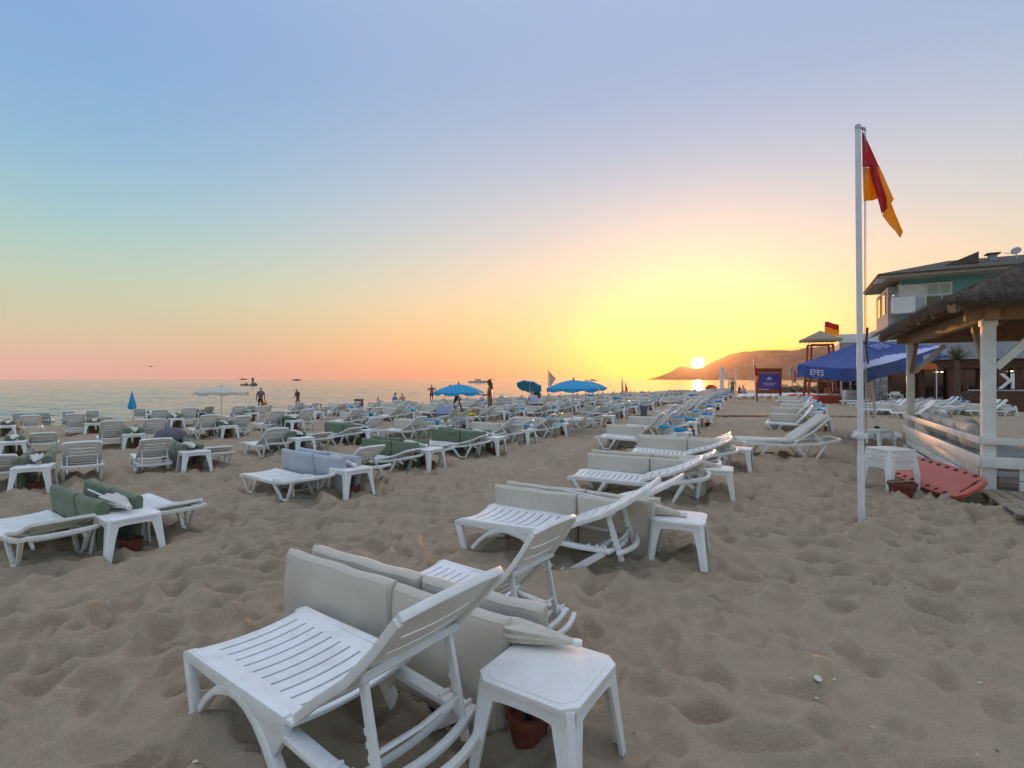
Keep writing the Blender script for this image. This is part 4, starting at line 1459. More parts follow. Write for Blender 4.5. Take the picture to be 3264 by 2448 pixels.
    for k in (0, 3, 1, 2):
        A, B = c4[k], c4[(k + 1) % 4]
        down = ((A + B) / 2 - apex).normalized()
        for _ in range(5200 if k in (0, 3) else 900):
            u, v = rnd.random(), rnd.random() ** 1.3 * 0.97
            p = A.lerp(B, u).lerp(apex, v) + Vector((0, 0, 0.108 + rnd.uniform(0, 0.025)))
            d = (down + Vector((rnd.uniform(-0.18, 0.18), rnd.uniform(-0.18, 0.18), rnd.uniform(-0.02, 0.08)))).normalized()
            straw(p, d, rnd.uniform(0.2, 0.5), rnd.uniform(0.003, 0.007))
        for _ in range(420):
            p = A.lerp(B, rnd.random()) + Vector((0, 0, rnd.uniform(-0.01, 0.12)))
            d = (down * rnd.uniform(0.4, 1) + Vector((rnd.uniform(-0.3, 0.3), rnd.uniform(-0.3, 0.3), -rnd.uniform(0.2, 0.9)))).normalized()
            straw(p, d, rnd.uniform(0.06, 0.22), rnd.uniform(0.004, 0.008))
    s_ = mb.build('straw', 'thatch', o)
    s_['kind'] = 'stuff'
    # seating inside: things of their own
    def inside(x, y, z=0.2):
        return LF(P1, x, y, z)
    def sofa(x, y, ln, rz, label):
        s = thing('corner_sofa', label, 'sofa', inside(x, y, 0.2), HRZ + rz)
        MB().box((0, 0, 0.14), (ln, 0.72, 0.26)).build('base', 'white_paint_wood', s, bevel=0.01)
        n = max(1, round(ln / 0.9))
        for i in range(n):
            cx_ = -ln / 2 + ln * (i + 0.5) / n
            obj('seat_cushion', pad(ln / n - 0.02, 0.68, 0.14, 'seat_cushion', 'pillow_fabric', 0.05, i), s, (cx_ - ln / n / 2, 0.34, 0.33), (R(90), 0, 0))
            obj('back_cushion', pad(ln / n - 0.03, 0.42, 0.16, 'back_cushion', 'pillow_fabric', 0.05, i + 9), s, (cx_ - ln / n / 2, 0.30, 0.40), (R(-12), 0, 0))
        return s
    sofa(0.50, 2.9, 3.6, R(90), 'pale cushioned sofa behind the seaward railing of the gazebo')
    sofa(2.7, 0.55, 3.2, R(180), 'pale cushioned sofa behind the near railing of the gazebo')
    for i, (x, y, z, r_, lb) in enumerate(((0.42, 4.4, 0.62, 80, 'cream pillow on the gazebo sofa nearest the far post'), (0.45, 3.4, 0.64, 100, 'cream pillow on the gazebo sofa midway along the railing'),
                                          (0.5, 2.2, 0.62, 85, 'cream pillow on the gazebo sofa close to the near post'), (1.5, 0.55, 0.62, 190, 'grey pillow on the near gazebo sofa beside the thick post'), (2.6, 0.5, 0.62, 170, 'grey pillow on the near gazebo sofa at the right edge'))):
        p = inside(x, y, z)
        q_ = obj('pillow', pad(0.46, 0.44, 0.17, 'pillow', 'pillow_fabric' if i < 3 else 'beige_fabric', 0.2, i + 40), None, p, (R(-25), 0, HRZ + R(r_)))
        tag(q_, lb, 'pillow', 'pillows in the gazebo')
    tb = thing('low_table', 'low white oval table inside the gazebo', 'table', inside(1.9, 3.2, 0.2), HRZ)
    MB().lathe([(0.55, 0.36), (0.58, 0.375), (0.58, 0.39), (0.55, 0.40)], 28).build('table_top', 'white_plastic', tb, smooth=True)
    for a in range(4):
        MB().tube([(0.3 * math.cos(a * 1.57 + 0.78), 0.3 * math.sin(a * 1.57 + 0.78), 0.37), (0.4 * math.cos(a * 1.57 + 0.78), 0.4 * math.sin(a * 1.57 + 0.78), 0)], 0.025, 8).build('leg', 'white_plastic', tb, smooth=True)
gazebo()

# wooden duckboard at the gazebo's near corner
def duckboard():
    a = ground(3108, 1612); b_ = ground(3215, 1686)
    d = (b_ - a); d.z = 0
    L_ = d.length
    o = thing('duckboard', 'weathered duckboard of grey planks at the gazebo corner', 'duckboard', (a.x, a.y, zavg(b_.x, b_.y, 0.5) + 0.055), math.atan2(d.y, d.x))
    for k in range(7):
        rr = random.Random(k)
        MB().box((L_ / 2 + 0.15 + rr.uniform(-0.02, 0.02), 0.07 + 0.15 * k, 0.045 + rr.uniform(-0.003, 0.003)), (L_ + 0.3, 0.135, 0.024), (0, 0, rr.uniform(-0.01, 0.01))).build('plank', 'wood_grey', o, bevel=0.003)
    for x in (0.05, L_ * 0.5, L_ + 0.2):
        MB().box((x, 0.52, 0.012), (0.07, 1.05, 0.04)).build('bearer', 'wood_grey', o)
duckboard()

# stacked stools, spine board, pot beside the gazebo
def beside_gazebo():
    p = ground(2836, 1575)
    p = Vector((p.x, p.y + 0.05, 0))
    p = Vector(((2838 - CX) / F * 7.75, 7.75, 0))
    for k in range(4):
        side_table(p, R(8), ('bottom', 'second', 'third', 'top')[k] + ' stool in the stack of white stools by the gazebo', 'stacked white stools', z=zavg(p.x, p.y, 0.25) - 0.01 + 0.07 * k)
    p2 = ground(2830, 1440)
    side_table(p2 + Vector((-0.05, 0.25, 0)), R(15), 'single white stool behind the flagpole near the parasol base')
    # spine board leaning on the railing
    a = ground(2962, 1622); b_ = ground(3120, 1585)
    out = []
    Lh, Wh = 1.72, 0.46
    for (x, w_) in ((0.0, 0.10), (0.05, 0.17), (0.16, 0.20), (0.5, 0.225), (1.0, 0.23), (1.5, 0.225), (1.64, 0.20), (1.72, 0.13)):
        out.append((x, w_))
    outline = [(x, w_) for x, w_ in out] + [(x, -w_) for x, w_ in reversed(out)]
    org = Vector((5.66, 6.70, 0))
    far_ = Vector((6.25, 9.0, 0))
    o = thing('spine_board', 'red plastic spine board with hand holes leaning by the gazebo', 'rescue board', (org.x, org.y, zavg(org.x, org.y, 0.4) + 0.03))
    ax = Vector((far_.x - org.x, far_.y - org.y, 0.03)).normalized()
    ay = (H * 0.83 + Vector((0, 0, 0.55))).normalized()
    ay = (ay - ax * ay.dot(ax)).normalized()
    an = ax.cross(ay).normalized()
    if an.z < 0:
        an = -an
    mtx = Matrix((( ax.x, ay.x, an.x, 0), (ax.y, ay.y, an.y, 0), (ax.z, ay.z, an.z, 0), (0, 0, 0, 1)))
    sh = Matrix.Translation(ay * 0.23)
    m4 = sh @ mtx @ Matrix.Diagonal((1.12, 1.15, 1.0, 1.0))
    b2 = MB(); b2.prism(outline, -0.025, 0.025, m4)
    bo = b2.build('board', 'red_board', o, bevel=0.012, seg=3)
    mb = MB()
    def strip(x0, y0, x1, y1, w_):
        mb.sweep([m4 @ Vector((x0, y0, 0.027)), m4 @ Vector((x1, y1, 0.027))], w_, 0.006, up=an)
    strip(0.10, -0.10, 0.10, 0.10, 0.02); strip(0.13, 0.14, 0.13, 0.05, 0.016)
    mb.build('groove', 'hole_dark', o)
    for sgn in (-1, 1):
        for i in range(7):
            x = 0.27 + 0.2 * i
            mb = MB()
            n = 14
            pts = [Vector((x + (0.045 if i != 1 else 0.03) * math.cos(2 * math.pi * j / n), sgn * 0.178 + 0.024 * math.sin(2 * math.pi * j / n), 0)) for j in range(n)]
            vs = [m4 @ (p_ + Vector((0, 0, 0.0268))) for p_ in pts] + [m4 @ (p_ + Vector((0, 0, -0.0268))) for p_ in pts]
            mb.add(vs, [tuple(range(n)), tuple(reversed(range(n, 2 * n)))] + [(j, (j + 1) % n, n + (j + 1) % n, n + j) for j in range(n)])
            mb.build('hand_hole', 'hole_dark', o)
    # short upright pot beside it
    g = ground(2897, 1608)
    po = thing('terracotta_pot', 'wide terracotta pot half sunk by the stacked stools', 'pot', (g.x, g.y + 0.12, zavg(g.x, g.y, 0.3) - 0.06))
    MB().lathe([(0.13, 0.0), (0.15, 0.12), (0.165, 0.20), (0.18, 0.20), (0.18, 0.235), (0.155, 0.235), (0.14, 0.12), (0.02, 0.12)], 24).build('pot', 'terracotta', po, smooth=True)
    MB().sweep([(-0.19, -0.02, 0.245), (0.19, 0.03, 0.25)], 0.03, 0.012).build('stick', 'wood_grey', po)
    # coil of white hose between the pole and the stools is a clamp base: small litter
    for i, (u, v) in enumerate(((2800, 1690), (2605, 2200), (300, 1530))):
        g = ground(u, v)
        s = MB()
        s.lathe([(0.008, 0.0), (0.022, 0.005), (0.028, 0.014), (0.018, 0.022), (0.004, 0.026)], 9)
        q_ = s.build('shell', 'shell', None, smooth=True)
        q_.location = (g.x, g.y, zs(g)); q_.scale = (1.5, 0.8, 0.8); q_.rotation_euler = (0.2, 0.1, i)
        tag(q_, ('small pale shell on the sand below the flagpole', 'pale pebble on the bare sand at lower right', 'scrap of white shell by the left loungers')[i], 'shell')
beside_gazebo()

# ------------------------------------------------------------------ big navy parasol with lettering
def beer_parasol():
    base = ground(2795, 1408)
    base = Vector((base.x, base.y, 0)); base.z = zavg(base.x, base.y, 0.4)
    o = thing('square_parasol', 'large navy square parasol with white EFES lettering behind the flagpole', 'parasol', base, 0)
    mb = MB()
    n = 8
    mb.lathe([(0.52, 0.0), (0.56, 0.03), (0.56, 0.14), (0.50, 0.19), (0.10, 0.21)], 8)
    mb.build('base', 'white_plastic', o, bevel=0.015)
    MB().lathe([(0.09, 0.20), (0.09, 0.24), (0.06, 0.26), (0.06, 0.33)], 14).build('collar', 'black_plastic', o, smooth=True)
    lean = Vector((-0.10, 0.0, 1.0))
    top = Vector((-0.24, 0, 2.62))
    MB().tube([(0, 0, 0.2), top], 0.028, 10).build('pole', 'white_metal', o, smooth=True)
    Y0 = base.y
    def w(u, v, Y):
        return at(u, v, Y) - base
    apex = w(2752, 1086, Y0)
    Lc, Nc, Rc, Fc = w(2543, 1163, Y0 - 0.1), w(2752, 1176, Y0 - 1.75), w(3010, 1102, Y0 + 0.2), w(2800, 1128, Y0 + 2.0)
    cs = [Lc, Nc, Rc, Fc]
    names = ('navy_canvas', 'pale_lilac_canvas', 'navy_canvas', 'navy_canvas')
    for k in range(4):
        A, B = cs[k], cs[(k + 1) % 4]
        def fn(u, v, A=A, B=B):
            e = A.lerp(B, u)
            e = e + Vector((0, 0, -0.03 * math.sin(math.pi * u)))
            p = apex.lerp(e, v)
            return p + Vector((0, 0, -0.10 * math.sin(math.pi * v) * math.sin(math.pi * u) + 0.012 * math.sin(u * 17) * v))
        mb = MB()
        mb.grid(fn, 28, 20)
        if k == 1:
            for fi in range(len(mb.m)):
                u_, v_ = (fi % 28 + 0.5) / 28, (fi // 28 + 0.5) / 20
                mb.m[fi] = 1 if v_ > 0.62 + 0.30 * abs(u_ - 0.42) ** 1.2 * 2 else 0
        mb.build('canopy_panel', ['navy_canvas', 'pale_lilac_canvas'], o, smooth=True, solid=0.004)
        out = ((A + B) / 2 - apex); out.z = 0; out.normalize()
        dr = 0.34
        def fv(u, v, A=A, B=B, out=out, dr=dr):
            e = A.lerp(B, u) + Vector((0, 0, -0.03 * math.sin(math.pi * u)))
            sc = 1 - 0.14 * abs(math.sin(u * math.pi * 4)) - 0.30 * max(0.0, 1 - abs(u - 0.5) / 0.04)
            return e + Vector((0, 0, -dr * v * sc)) + out * (0.05 * v + 0.03 * v * math.sin(u * 15))
        mb = MB()
        mb.grid(fv, 40, 5)
        mb.build('valance', 'navy_canvas', o, smooth=True, solid=0.004)
        mb = MB()
        mb.sweep([apex + Vector((0, 0, -0.03)), A + Vector((0, 0, -0.02))], 0.03, 0.03)
        mb.build('rib', 'white_metal', o)
    # lettering on the hanging edge that faces the camera
    def put(txt, A, B, f, dz, size, matn, off, mirror=False):
        d = (B - A); d.normalize()
        nrm = d.cross(Vector((0, 0, 1))).normalized()
        if (nrm.dot(Vector((0, -1, 0)))) < 0:
            nrm = -nrm
        upv = nrm.cross(d) if nrm.cross(d).z > 0 else d.cross(nrm)
        me = text_mesh(txt, size)
        me.materials.clear(); me.materials.append(MATS[matn])
        t_ = obj('lettering', me, o)
        p = A.lerp(B, f) + Vector((0, 0, dz)) + nrm * off
        xd = d if not mirror else -d
        t_.matrix_local = Matrix(((xd.x, upv.x, nrm.x, p.x), (xd.y, upv.y, nrm.y, p.y), (xd.z, upv.z, nrm.z, p.z), (0, 0, 0, 1)))
        return t_
    put('EFES', Lc, Nc, 0.36, -0.17, 0.21, 'print_white', 0.10)
    put('EFES', Nc, Rc, 0.70, -0.15, 0.20, 'print_white', 0.10)
    put('EFES', Nc, Rc, 0.93, -0.16, 0.18, 'print_white', 0.11)
    # printed arc under the name
    A, B = Lc, Nc
    d = (B - A).normalized(); nrm = Vector((d.y, -d.x, 0)).normalized()
    if nrm.y > 0:
        nrm = -nrm
    c0 = A.lerp(B, 0.36) + Vector((0, 0, -0.20)) + nrm * 0.10
    mb = MB()
    mb.sweep([c0 + d * (0.19 * math.cos(a)) + Vector((0, 0, 0.09 * math.sin(a))) for a in [math.pi + math.pi * i / 12 for i in range(13)]], 0.008, 0.014, up=(0, 0, 1))
    mb.build('printed_arc', 'dull_print', o)
    me = text_mesh('EFES', 0.34); me.materials.clear(); me.materials.append(MATS['dull_print'])
    t_ = obj('lettering', me, o)
    m0 = (Nc + Rc) / 2
    mid = apex.lerp(m0, 0.40)
    xd = (Rc - Nc).normalized(); yd = (apex - m0); yd = (yd - xd * yd.dot(xd)).normalized(); zd = xd.cross(yd)
    if zd.z < 0:
        zd = -zd
    p = mid + zd * 0.02
    t_.matrix_local = Matrix(((xd.x, yd.x, zd.x, p.x), (xd.y, yd.y, zd.y, p.y), (xd.z, yd.z, zd.z, p.z), (0, 0, 0, 1)))
beer_parasol()

# ------------------------------------------------------------------ round beach parasols
def parasol(u, vfoot, utop, vtop, width_px, matn, label, tilt=(0, 0), under=None, Y=None, group='open round beach parasols', n=8, dome=0.30):
    g = ground(u, vfoot)
    if Y:
        g = on((u - CX) / F * Y, Y)
    top = at(utop, vtop, g.y)
    rad = width_px / 2 / F * g.y
    o = thing('beach_parasol', label, 'parasol', (g.x, g.y, zs(g) - 0.05), 0, group)
    hgt = top.z - o.location.z
    dx = top.x - g.x
    MB().tube([(0, 0, 0), (dx, 0, hgt + 0.02)], 0.018, 8).build('pole', 'white_metal', o, smooth=True)
    cp = bpy.data.objects.new('canopy', None)
    m4 = Matrix.Translation((dx, 0, hgt)) @ Euler((tilt[0], tilt[1], 0)).to_matrix().to_4x4()
    mb = MB()
    nr, seg = 7, n * 4
    vs = []
    for j in range(nr + 1):
        q_ = j / nr
        for i in range(seg):
            a = 2 * math.pi * i / seg + 0.2
            f_ = (a - 0.2) * n / (2 * math.pi) % 1.0
            pole_ = math.cos(math.pi / n) / math.cos((f_ - 0.5) * 2 * math.pi / n)
            r_ = rad * q_ * pole_
            z = -rad * dome * (q_ ** 1.7) - 0.02 * math.sin(math.pi * f_) * q_ * rad
            vs.append(m4 @ Vector((r_ * math.cos(a), r_ * math.sin(a), z)))
    fs = [(j * seg + i, j * seg + (i + 1) % seg, (j + 1) * seg + (i + 1) % seg, (j + 1) * seg + i) for j in range(nr) for i in range(seg)]
    mb.add(vs, fs)
    cn = mb.build('canopy', matn, o, smooth=True, merge=True, solid=0.004)
    mb = MB()
    vs = []
    for i in range(seg + 1):
        a = 2 * math.pi * i / seg + 0.2
        f_ = (a - 0.2) * n / (2 * math.pi) % 1.0
        pole_ = math.cos(math.pi / n) / math.cos((f_ - 0.5) * 2 * math.pi / n)
        r_ = rad * pole_
        zt = -rad * dome - 0.02 * math.sin(math.pi * f_) * rad
        dv = rad * 0.13 * (0.55 + 0.45 * abs(math.sin(math.pi * f_)) ** 0.5) if f_ > 0.02 else rad * 0.05
        vs += [m4 @ Vector((r_ * math.cos(a), r_ * math.sin(a), zt)), m4 @ Vector((r_ * 1.015 * math.cos(a), r_ * 1.015 * math.sin(a), zt - dv))]
    mb.add(vs, [(2 * i, 2 * i + 2, 2 * i + 3, 2 * i + 1) for i in range(seg)])
    mb.build('valance', matn, o, smooth=True, solid=0.004)
    for i in range(n):
        a = 2 * math.pi * i / n + 0.2
        MB().tube([m4 @ Vector((0.02, 0, -0.02)), m4 @ Vector((rad * 0.55 * math.cos(a), rad * 0.55 * math.sin(a), -rad * dome * 0.36 - 0.012)), m4 @ Vector((rad * 0.98 * math.cos(a), rad * 0.98 * math.sin(a), -rad * dome * 0.97 - 0.012))], 0.005, 5).build('rib', 'steel', o)
    MB().lathe([(0.03, -0.01), (0.035, 0.02), (0.018, 0.05), (0.008, 0.09)], 10, 'Z', m4 @ Vector((0, 0, 0))).build('finial', 'dark_pole', o, smooth=True)
    return o
parasol(1460, 1378, 1462, 1225, 160, 'blue_canvas', 'open bright blue parasol beside the standing long-haired person')
parasol(1822, 1383, 1828, 1211, 176, 'blue_canvas', 'largest open blue parasol, front one of the overlapping two')
parasol(1866, 1345, 1868, 1214, 142, 'blue_canvas', 'open blue parasol half hidden behind the largest blue one')
parasol(1686, 1300, 1690, 1219, 84, 'teal_canvas', 'small tilted teal parasol near the white feather banner', tilt=(R(-24), R(12)))
parasol(706, 1331, 705, 1231, 162, 'cream_canvas', 'wide white parasol near the waterline at left', dome=0.22)

def closed_parasol():
    g = ground(421, 1336)
    top = at(423, 1250, g.y)
    o = thing('closed_parasol', 'closed blue parasol standing upright by the water at left', 'parasol', (g.x, g.y, zs(g)))
    hgt = top.z - zs(g)
    MB().tube([(0, 0, 0), (0, 0, hgt)], 0.018, 8).build('pole', 'white_metal', o, smooth=True)
    k = hgt
    MB().lathe([(0.10, k * 0.42), (0.20, k * 0.45), (0.19, k * 0.52), (0.12, k * 0.72), (0.055, k * 0.9), (0.02, k * 1.0)], 32, mod=lambda a, h_: 1 + 0.16 * math.sin(8 * a)).build('canopy', 'blue_canvas', o, smooth=True)
    MB().lathe([(0.018, k * 0.99), (0.02, k * 1.02), (0.006, k * 1.06)], 8).build('finial', 'dark_pole', o, smooth=True)
closed_parasol()

# ------------------------------------------------------------------ lifeguard tower, notice board, boardwalk
def tower():
    Y = 37.0
    X = (2614 - CX) / F * Y
    z0 = float(zmac(X, Y))
    o = thing('lifeguard_tower', 'red-brown wooden lifeguard tower with a pale canopy roof', 'lifeguard tower', (X, Y, z0), R(-14))
    MB().box((0, 0, 0.28), (2.1, 1.5, 0.62)).build('plinth', 'wood_red', o, bevel=0.02)
    for k in range(5):
        MB().box((0, -0.76, 0.06 + 0.115 * k), (2.08, 0.02, 0.105)).build('plank', 'wood_red', o)
    for sx in (-1, 1):
        for sy in (-1, 1):
            MB().sweep([(sx * 0.88, sy * 0.55, 0.5), (sx * 0.66, sy * 0.45, 4.15)], 0.13, 0.13, up=(0, 1, 0)).build('post', 'wood_red', o, bevel=0.01)
    for z in (1.55, 4.1):
        MB().box((0, -0.49, z), (1.7 if z < 2 else 1.42, 0.09, 0.12)).build('crossbeam', 'wood_brown', o)
        MB().box((0, 0.49, z), (1.7 if z < 2 else 1.42, 0.09, 0.12)).build('crossbeam', 'wood_brown', o)
    MB().box((0, 0, 1.63), (1.5, 1.0, 0.06)).build('platform', 'wood_brown', o)
    MB().box((0, 0.35, 2.15), (0.95, 0.06, 0.8), (R(-8), 0, 0)).build('seat_back', 'wood_brown', o, bevel=0.02)
    MB().box((0, 0.05, 1.86), (0.95, 0.6, 0.07)).build('seat', 'wood_brown', o, bevel=0.01)
    for sx in (-1, 1):
        MB().box((sx * 0.5, 0.05, 2.1), (0.07, 0.62, 0.05)).build('armrest', 'wood_brown', o)
        MB().sweep([(sx * 0.34, -0.72, 0.55), (sx * 0.30, -0.5, 1.6)], 0.06, 0.05, up=(0, 1, 0)).build('ladder_rail', 'wood_brown', o)
    for k in range(3):
        MB().box((0, -0.70 + 0.06 * k, 0.80 + 0.26 * k), (0.62, 0.06, 0.04)).build('rung', 'wood_brown', o)
    for sx in (-1, 1):
        for sy in (-1, 1):
            MB().tube([(sx * 0.62, sy * 0.42, 4.1), (sx * 0.62, sy * 0.42, 4.55)], 0.02, 6).build('canopy_pole', 'steel', o)
    mb = MB()
    a = 1.12
    ez = 4.5
    c4 = [(-a, -a * 0.8, ez), (a, -a * 0.8, ez), (a, a * 0.8, ez), (-a, a * 0.8, ez)]
    for k in range(4):
        mb.add([c4[k], c4[(k + 1) % 4], (0, 0, 5.12)], [(0, 1, 2)])
        A, B = Vector(c4[k]), Vector(c4[(k + 1) % 4])
        n = 24
        vs = []
        for i in range(n + 1):
            p = A.lerp(B, i / n)
            vs += [p, p + Vector((0, 0, -0.14 - 0.04 * abs(math.sin(i * math.pi / 3))))]
        mb.add(vs, [(2 * i, 2 * i + 2, 2 * i + 3, 2 * i + 1) for i in range(n)])
    mb.build('canopy', 'tan_canvas', o, solid=0.006)
    # flag on the tower
    fl = thing('flag', 'small red and yellow flag flying from the lifeguard tower', 'flag', at(2629, 1070, Y + 0.3))
    MB().tube([(0, 0, -0.4), (0, 0, 1.0)], 0.02, 6).build('staff', 'white_metal', fl)
    for (z0_, z1_, m_) in ((0.98, 0.58, 'flag_red'), (0.58, 0.16, 'flag_yellow')):
        mb = MB()
        mb.grid(lambda u, v: Vector((1.05 * u, 0.10 * math.sin(u * 7) * u, z0_ + (z1_ - z0_) * v - 0.28 * u * u + 0.04 * math.sin(u * 8))), 14, 4)
        mb.build('red_half' if 'red' in m_ else 'yellow_half', m_, fl, smooth=True, solid=0.004)
    # bin
    bx = at(2655, 1260, Y - 0.6)
    bn = thing('litter_bin', 'steel litter bin beside the lifeguard tower', 'bin', (bx.x + 0.15, bx.y, float(zmac(bx.x, bx.y))))
    MB().lathe([(0.24, 0.0), (0.27, 0.78)], 18).build('body', 'steel', bn, smooth=True)
    MB().lathe([(0.285, 0.74), (0.285, 0.84), (0.24, 0.84), (0.23, 0.78)], 18).build('rim', 'black_plastic', bn, smooth=True)
    # rescue board lying in front
    rb = at(2556, 1262, Y - 1.6)
    r_ = thing('rescue_board', 'red rescue paddle board lying in front of the lifeguard tower', 'rescue board', (rb.x, rb.y, float(zmac(rb.x, rb.y)) + 0.42), R(-6))
    outl = [(1.1 * math.cos(a_) , 0.28 * math.sin(a_) * (1 - 0.25 * math.cos(a_))) for a_ in [2 * math.pi * i / 24 for i in range(24)]]
    mb = MB(); mb.prism(outl, 0, 0.12, Matrix.Rotation(R(50), 4, 'X')); mb.build('board', 'red_paint', r_, bevel=0.02)
    mb = MB()
    for x in (-0.5, 0.0, 0.45):
        mb.sweep([(x, -0.12 * 0.64, -0.02 + 0.02), (x + 0.3, -0.12 * 0.64, 0.0)], 0.05, 0.03)
    mb.build('stripe', 'print_white', r_)
tower()

def notice():
    Y = 40.5
    X0, X1 = (2409 - CX) / F * Y, (2491 - CX) / F * Y
    zt, zb = CAMZ + (HY - 1174) / F * Y, CAMZ + (HY - 1255) / F * Y
    xm = (X0 + X1) / 2
    wd = X1 - X0
    g = float(zmac(xm, Y))
    o = thing('notice_board', 'brown wooden notice board with a blue panel on the beach', 'notice board', (xm, Y, g))
    zt -= g; zb -= g
    for s in (-1, 1):
        MB().box((s * (wd / 2 - 0.07), 0, zt / 2), (0.12, 0.12, zt + 0.02)).build('post', 'wood_red', o, bevel=0.01)
    n = 5
    for k in range(n):
        MB().box((0, 0.02, zb + (zt - zb) * (k + 0.5) / n), (wd - 0.02, 0.05, (zt - zb) / n - 0.015)).build('plank', 'wood_brown', o)
    MB().box((0, -0.075, zt - 0.03), (wd + 0.06, 0.2, 0.05)).build('cap_board', 'wood_red', o)
    pz0, pz1 = CAMZ + (HY - 1239) / F * Y - g, CAMZ + (HY - 1191) / F * Y - g
    pw = 66 / F * Y
    MB().box((0.02, -0.04, (pz0 + pz1) / 2), (pw, 0.03, pz1 - pz0)).build('blue_panel', 'sign_blue', o)
    MB().box((0.0, -0.05, pz1 + 0.09), (pw, 0.05, 0.05)).build('ledge', 'wood_tan', o)
    MB().box((-0.4, -0.06, pz0 - 0.05), (pw * 0.48, 0.05, 0.05)).build('chalk_rail', 'white_metal', o)
    # emblem: a cloud-like tree crown in a ring, with two lines of small print under it
    mb = MB()
    cz = (pz0 + pz1) / 2 + 0.20
    for (dx, dz, r_) in ((-0.11, -0.03, 0.07), (-0.02, 0.035, 0.095), (0.09, 0.0, 0.08), (0.15, -0.04, 0.05)):
        mb.lathe([(r_, 0), (r_ * 0.98, 0.006)], 14, 'Z', (0, 0, 0))
        o0 = len(mb.v) - 28
        for i in range(o0, len(mb.v)):
            x, y, z = mb.v[i]
            mb.v[i] = (x + dx + 0.02, -0.06 - z, y + dz + cz)
    mb.build('emblem', 'print_white', o)
    for (z, l_) in ((pz0 + 0.42, 0.95), (pz0 + 0.29, 0.72)):
        mb = MB()
        x = -l_ / 2
        rr = random.Random(int(z * 100))
        while x < l_ / 2:
            w_ = rr.uniform(0.03, 0.07)
            mb.box((x + w_ / 2 + 0.02, -0.058, z), (w_ * 0.8, 0.004, 0.05))
            x += w_
        mb.build('print_line', 'print_white', o)
    # slim pole with a furled flag in front
    g2 = ground(2410, 1289)
    p = thing('flag_staff', 'slim white staff with a furled red and yellow flag by the notice board', 'flag', (g2.x, g2.y, g2.z))
    hgt = at(2400, 1147, g2.y).z - g2.z
    MB().tube([(0, 0, 0), (-0.18, 0, hgt)], 0.025, 8).build('staff', 'white_metal', p, smooth=True)
    for (a, b_, m_) in ((0.93, 0.66, 'flag_red'), (0.66, 0.48, 'flag_yellow')):
        mb = MB()
        def fn(u, v, a=a, b_=b_):
            z = hgt * (a + (b_ - a) * v)
            wd_ = 0.30 * math.sin(math.pi * min(1, max(0.06, (0.96 - z / hgt) / 0.5)))
            return Vector((-0.18 * z / hgt + wd_ * u, 0.05 * math.sin(u * 8 + v * 3), z - 0.12 * u))
        mb.grid(fn, 10, 8)
        mb.build('red_half' if 'red' in m_ else 'yellow_half', m_, p, smooth=True, solid=0.004)
notice()

def boardwalk():
    a = ground(2362, 1287)
    o = obj('boardwalk', None)
    o.empty_display_size = 0.2
    struct(o)
    d = (ground(2352, 1256) - a); d.z = 0
    L_ = d.length
    d.normalize()
    o.location = (a.x, a.y, a.z + 0.02)
    o.rotation_euler = (0, 0, math.atan2(d.y, d.x))
    n = int(L_ / 0.34)
    me = MB().box((0, 0, 0.03), (0.30, 1.15, 0.04)).mesh('plank', 'wood_tan')
    for k in range(n):
        obj('plank', me, o, (0.17 + 0.34 * k, 0, 0.0), (0, 0, R(random.uniform(-1, 1))))
boardwalk()

def edging(u0, v0, u1, v1, label):
    a, b_ = ground(u0, v0), ground(u1, v1)
    d = b_ - a; d.z = 0
    L_ = d.length
    o = thing('plank_path', label, 'plank path', (a.x, a.y, zavg(a.x, a.y, 0.8) + 0.02), math.atan2(d.y, d.x))
    n = max(2, int(L_ / 1.9))
    for k in range(n):
        for j in range(3):
            MB().box((L_ * (k + 0.5) / n, 0.1 + 0.21 * j, 0.035 + random.uniform(-0.004, 0.004)), (L_ / n - 0.02, 0.19, 0.045)).build('plank', 'wood_tan', o)
    MB().box((L_ / 2, 0.3, 0.0), (L_, 0.5, 0.03)).build('bearer', 'wood_grey', o)
edging(2285, 1333, 3000, 1336, 'line of pale planks across the sand right of the lane')
edging(1825, 1326, 2068, 1333, 'line of pale planks ending at the grey bucket')

def bucket():
    g = ground(2052, 1336)
    o = thing('bucket', 'grey-blue bucket standing at the end of the planks', 'bucket', (g.x, g.y, zs(g)))
    MB().lathe([(0.13, 0.0), (0.17, 0.42), (0.185, 0.42), (0.185, 0.45), (0.165, 0.45), (0.12, 0.05)], 18).build('body', 'bucket_blue', o, smooth=True)
    MB().tube([(0.18 * math.cos(a), 0.02, 0.44 + 0.05 * math.sin(a)) for a in [math.pi * i / 8 for i in range(9)]], 0.006, 5).build('handle', 'steel', o)
bucket()

# bare loungers parked close together
def parked(p0, dirv_, n, step, head, ang, where, group):
    for k in range(n):
        p = p0 + dirv_ * step * k
        lounger(p, head, 'B', ang + rs.uniform(-4, 4), 'white bare lounger, %s from the left, %s' % (ORD[k], where), group, far=True, scale=0.92)
hd = Vector((0.94, -0.34, 0)).normalized()
hp = Vector((0.86, -0.51, 0)).normalized()
for (X0_, Y0_, n_, w_) in ((16.0, 24.0, 8, 'nearest'), (17.6, 27.0, 10, 'second'), (19.3, 30.3, 11, 'third'), (21.0, 33.8, 9, 'rearmost')):
    parked(on(X0_, Y0_), Vector((0.93, 0.36, 0)), n_, 0.98, hp, 24, 'in the %s row before the bar' % w_, 'bare loungers parked before the bar')
parked(on(18.8, 44.0), Vector((0.98, 0.2, 0)), 9, 0.80, Vector((0.62, 0.78, 0)).normalized(), 22, 'behind the notice board', 'bare loungers parked behind the notice board')
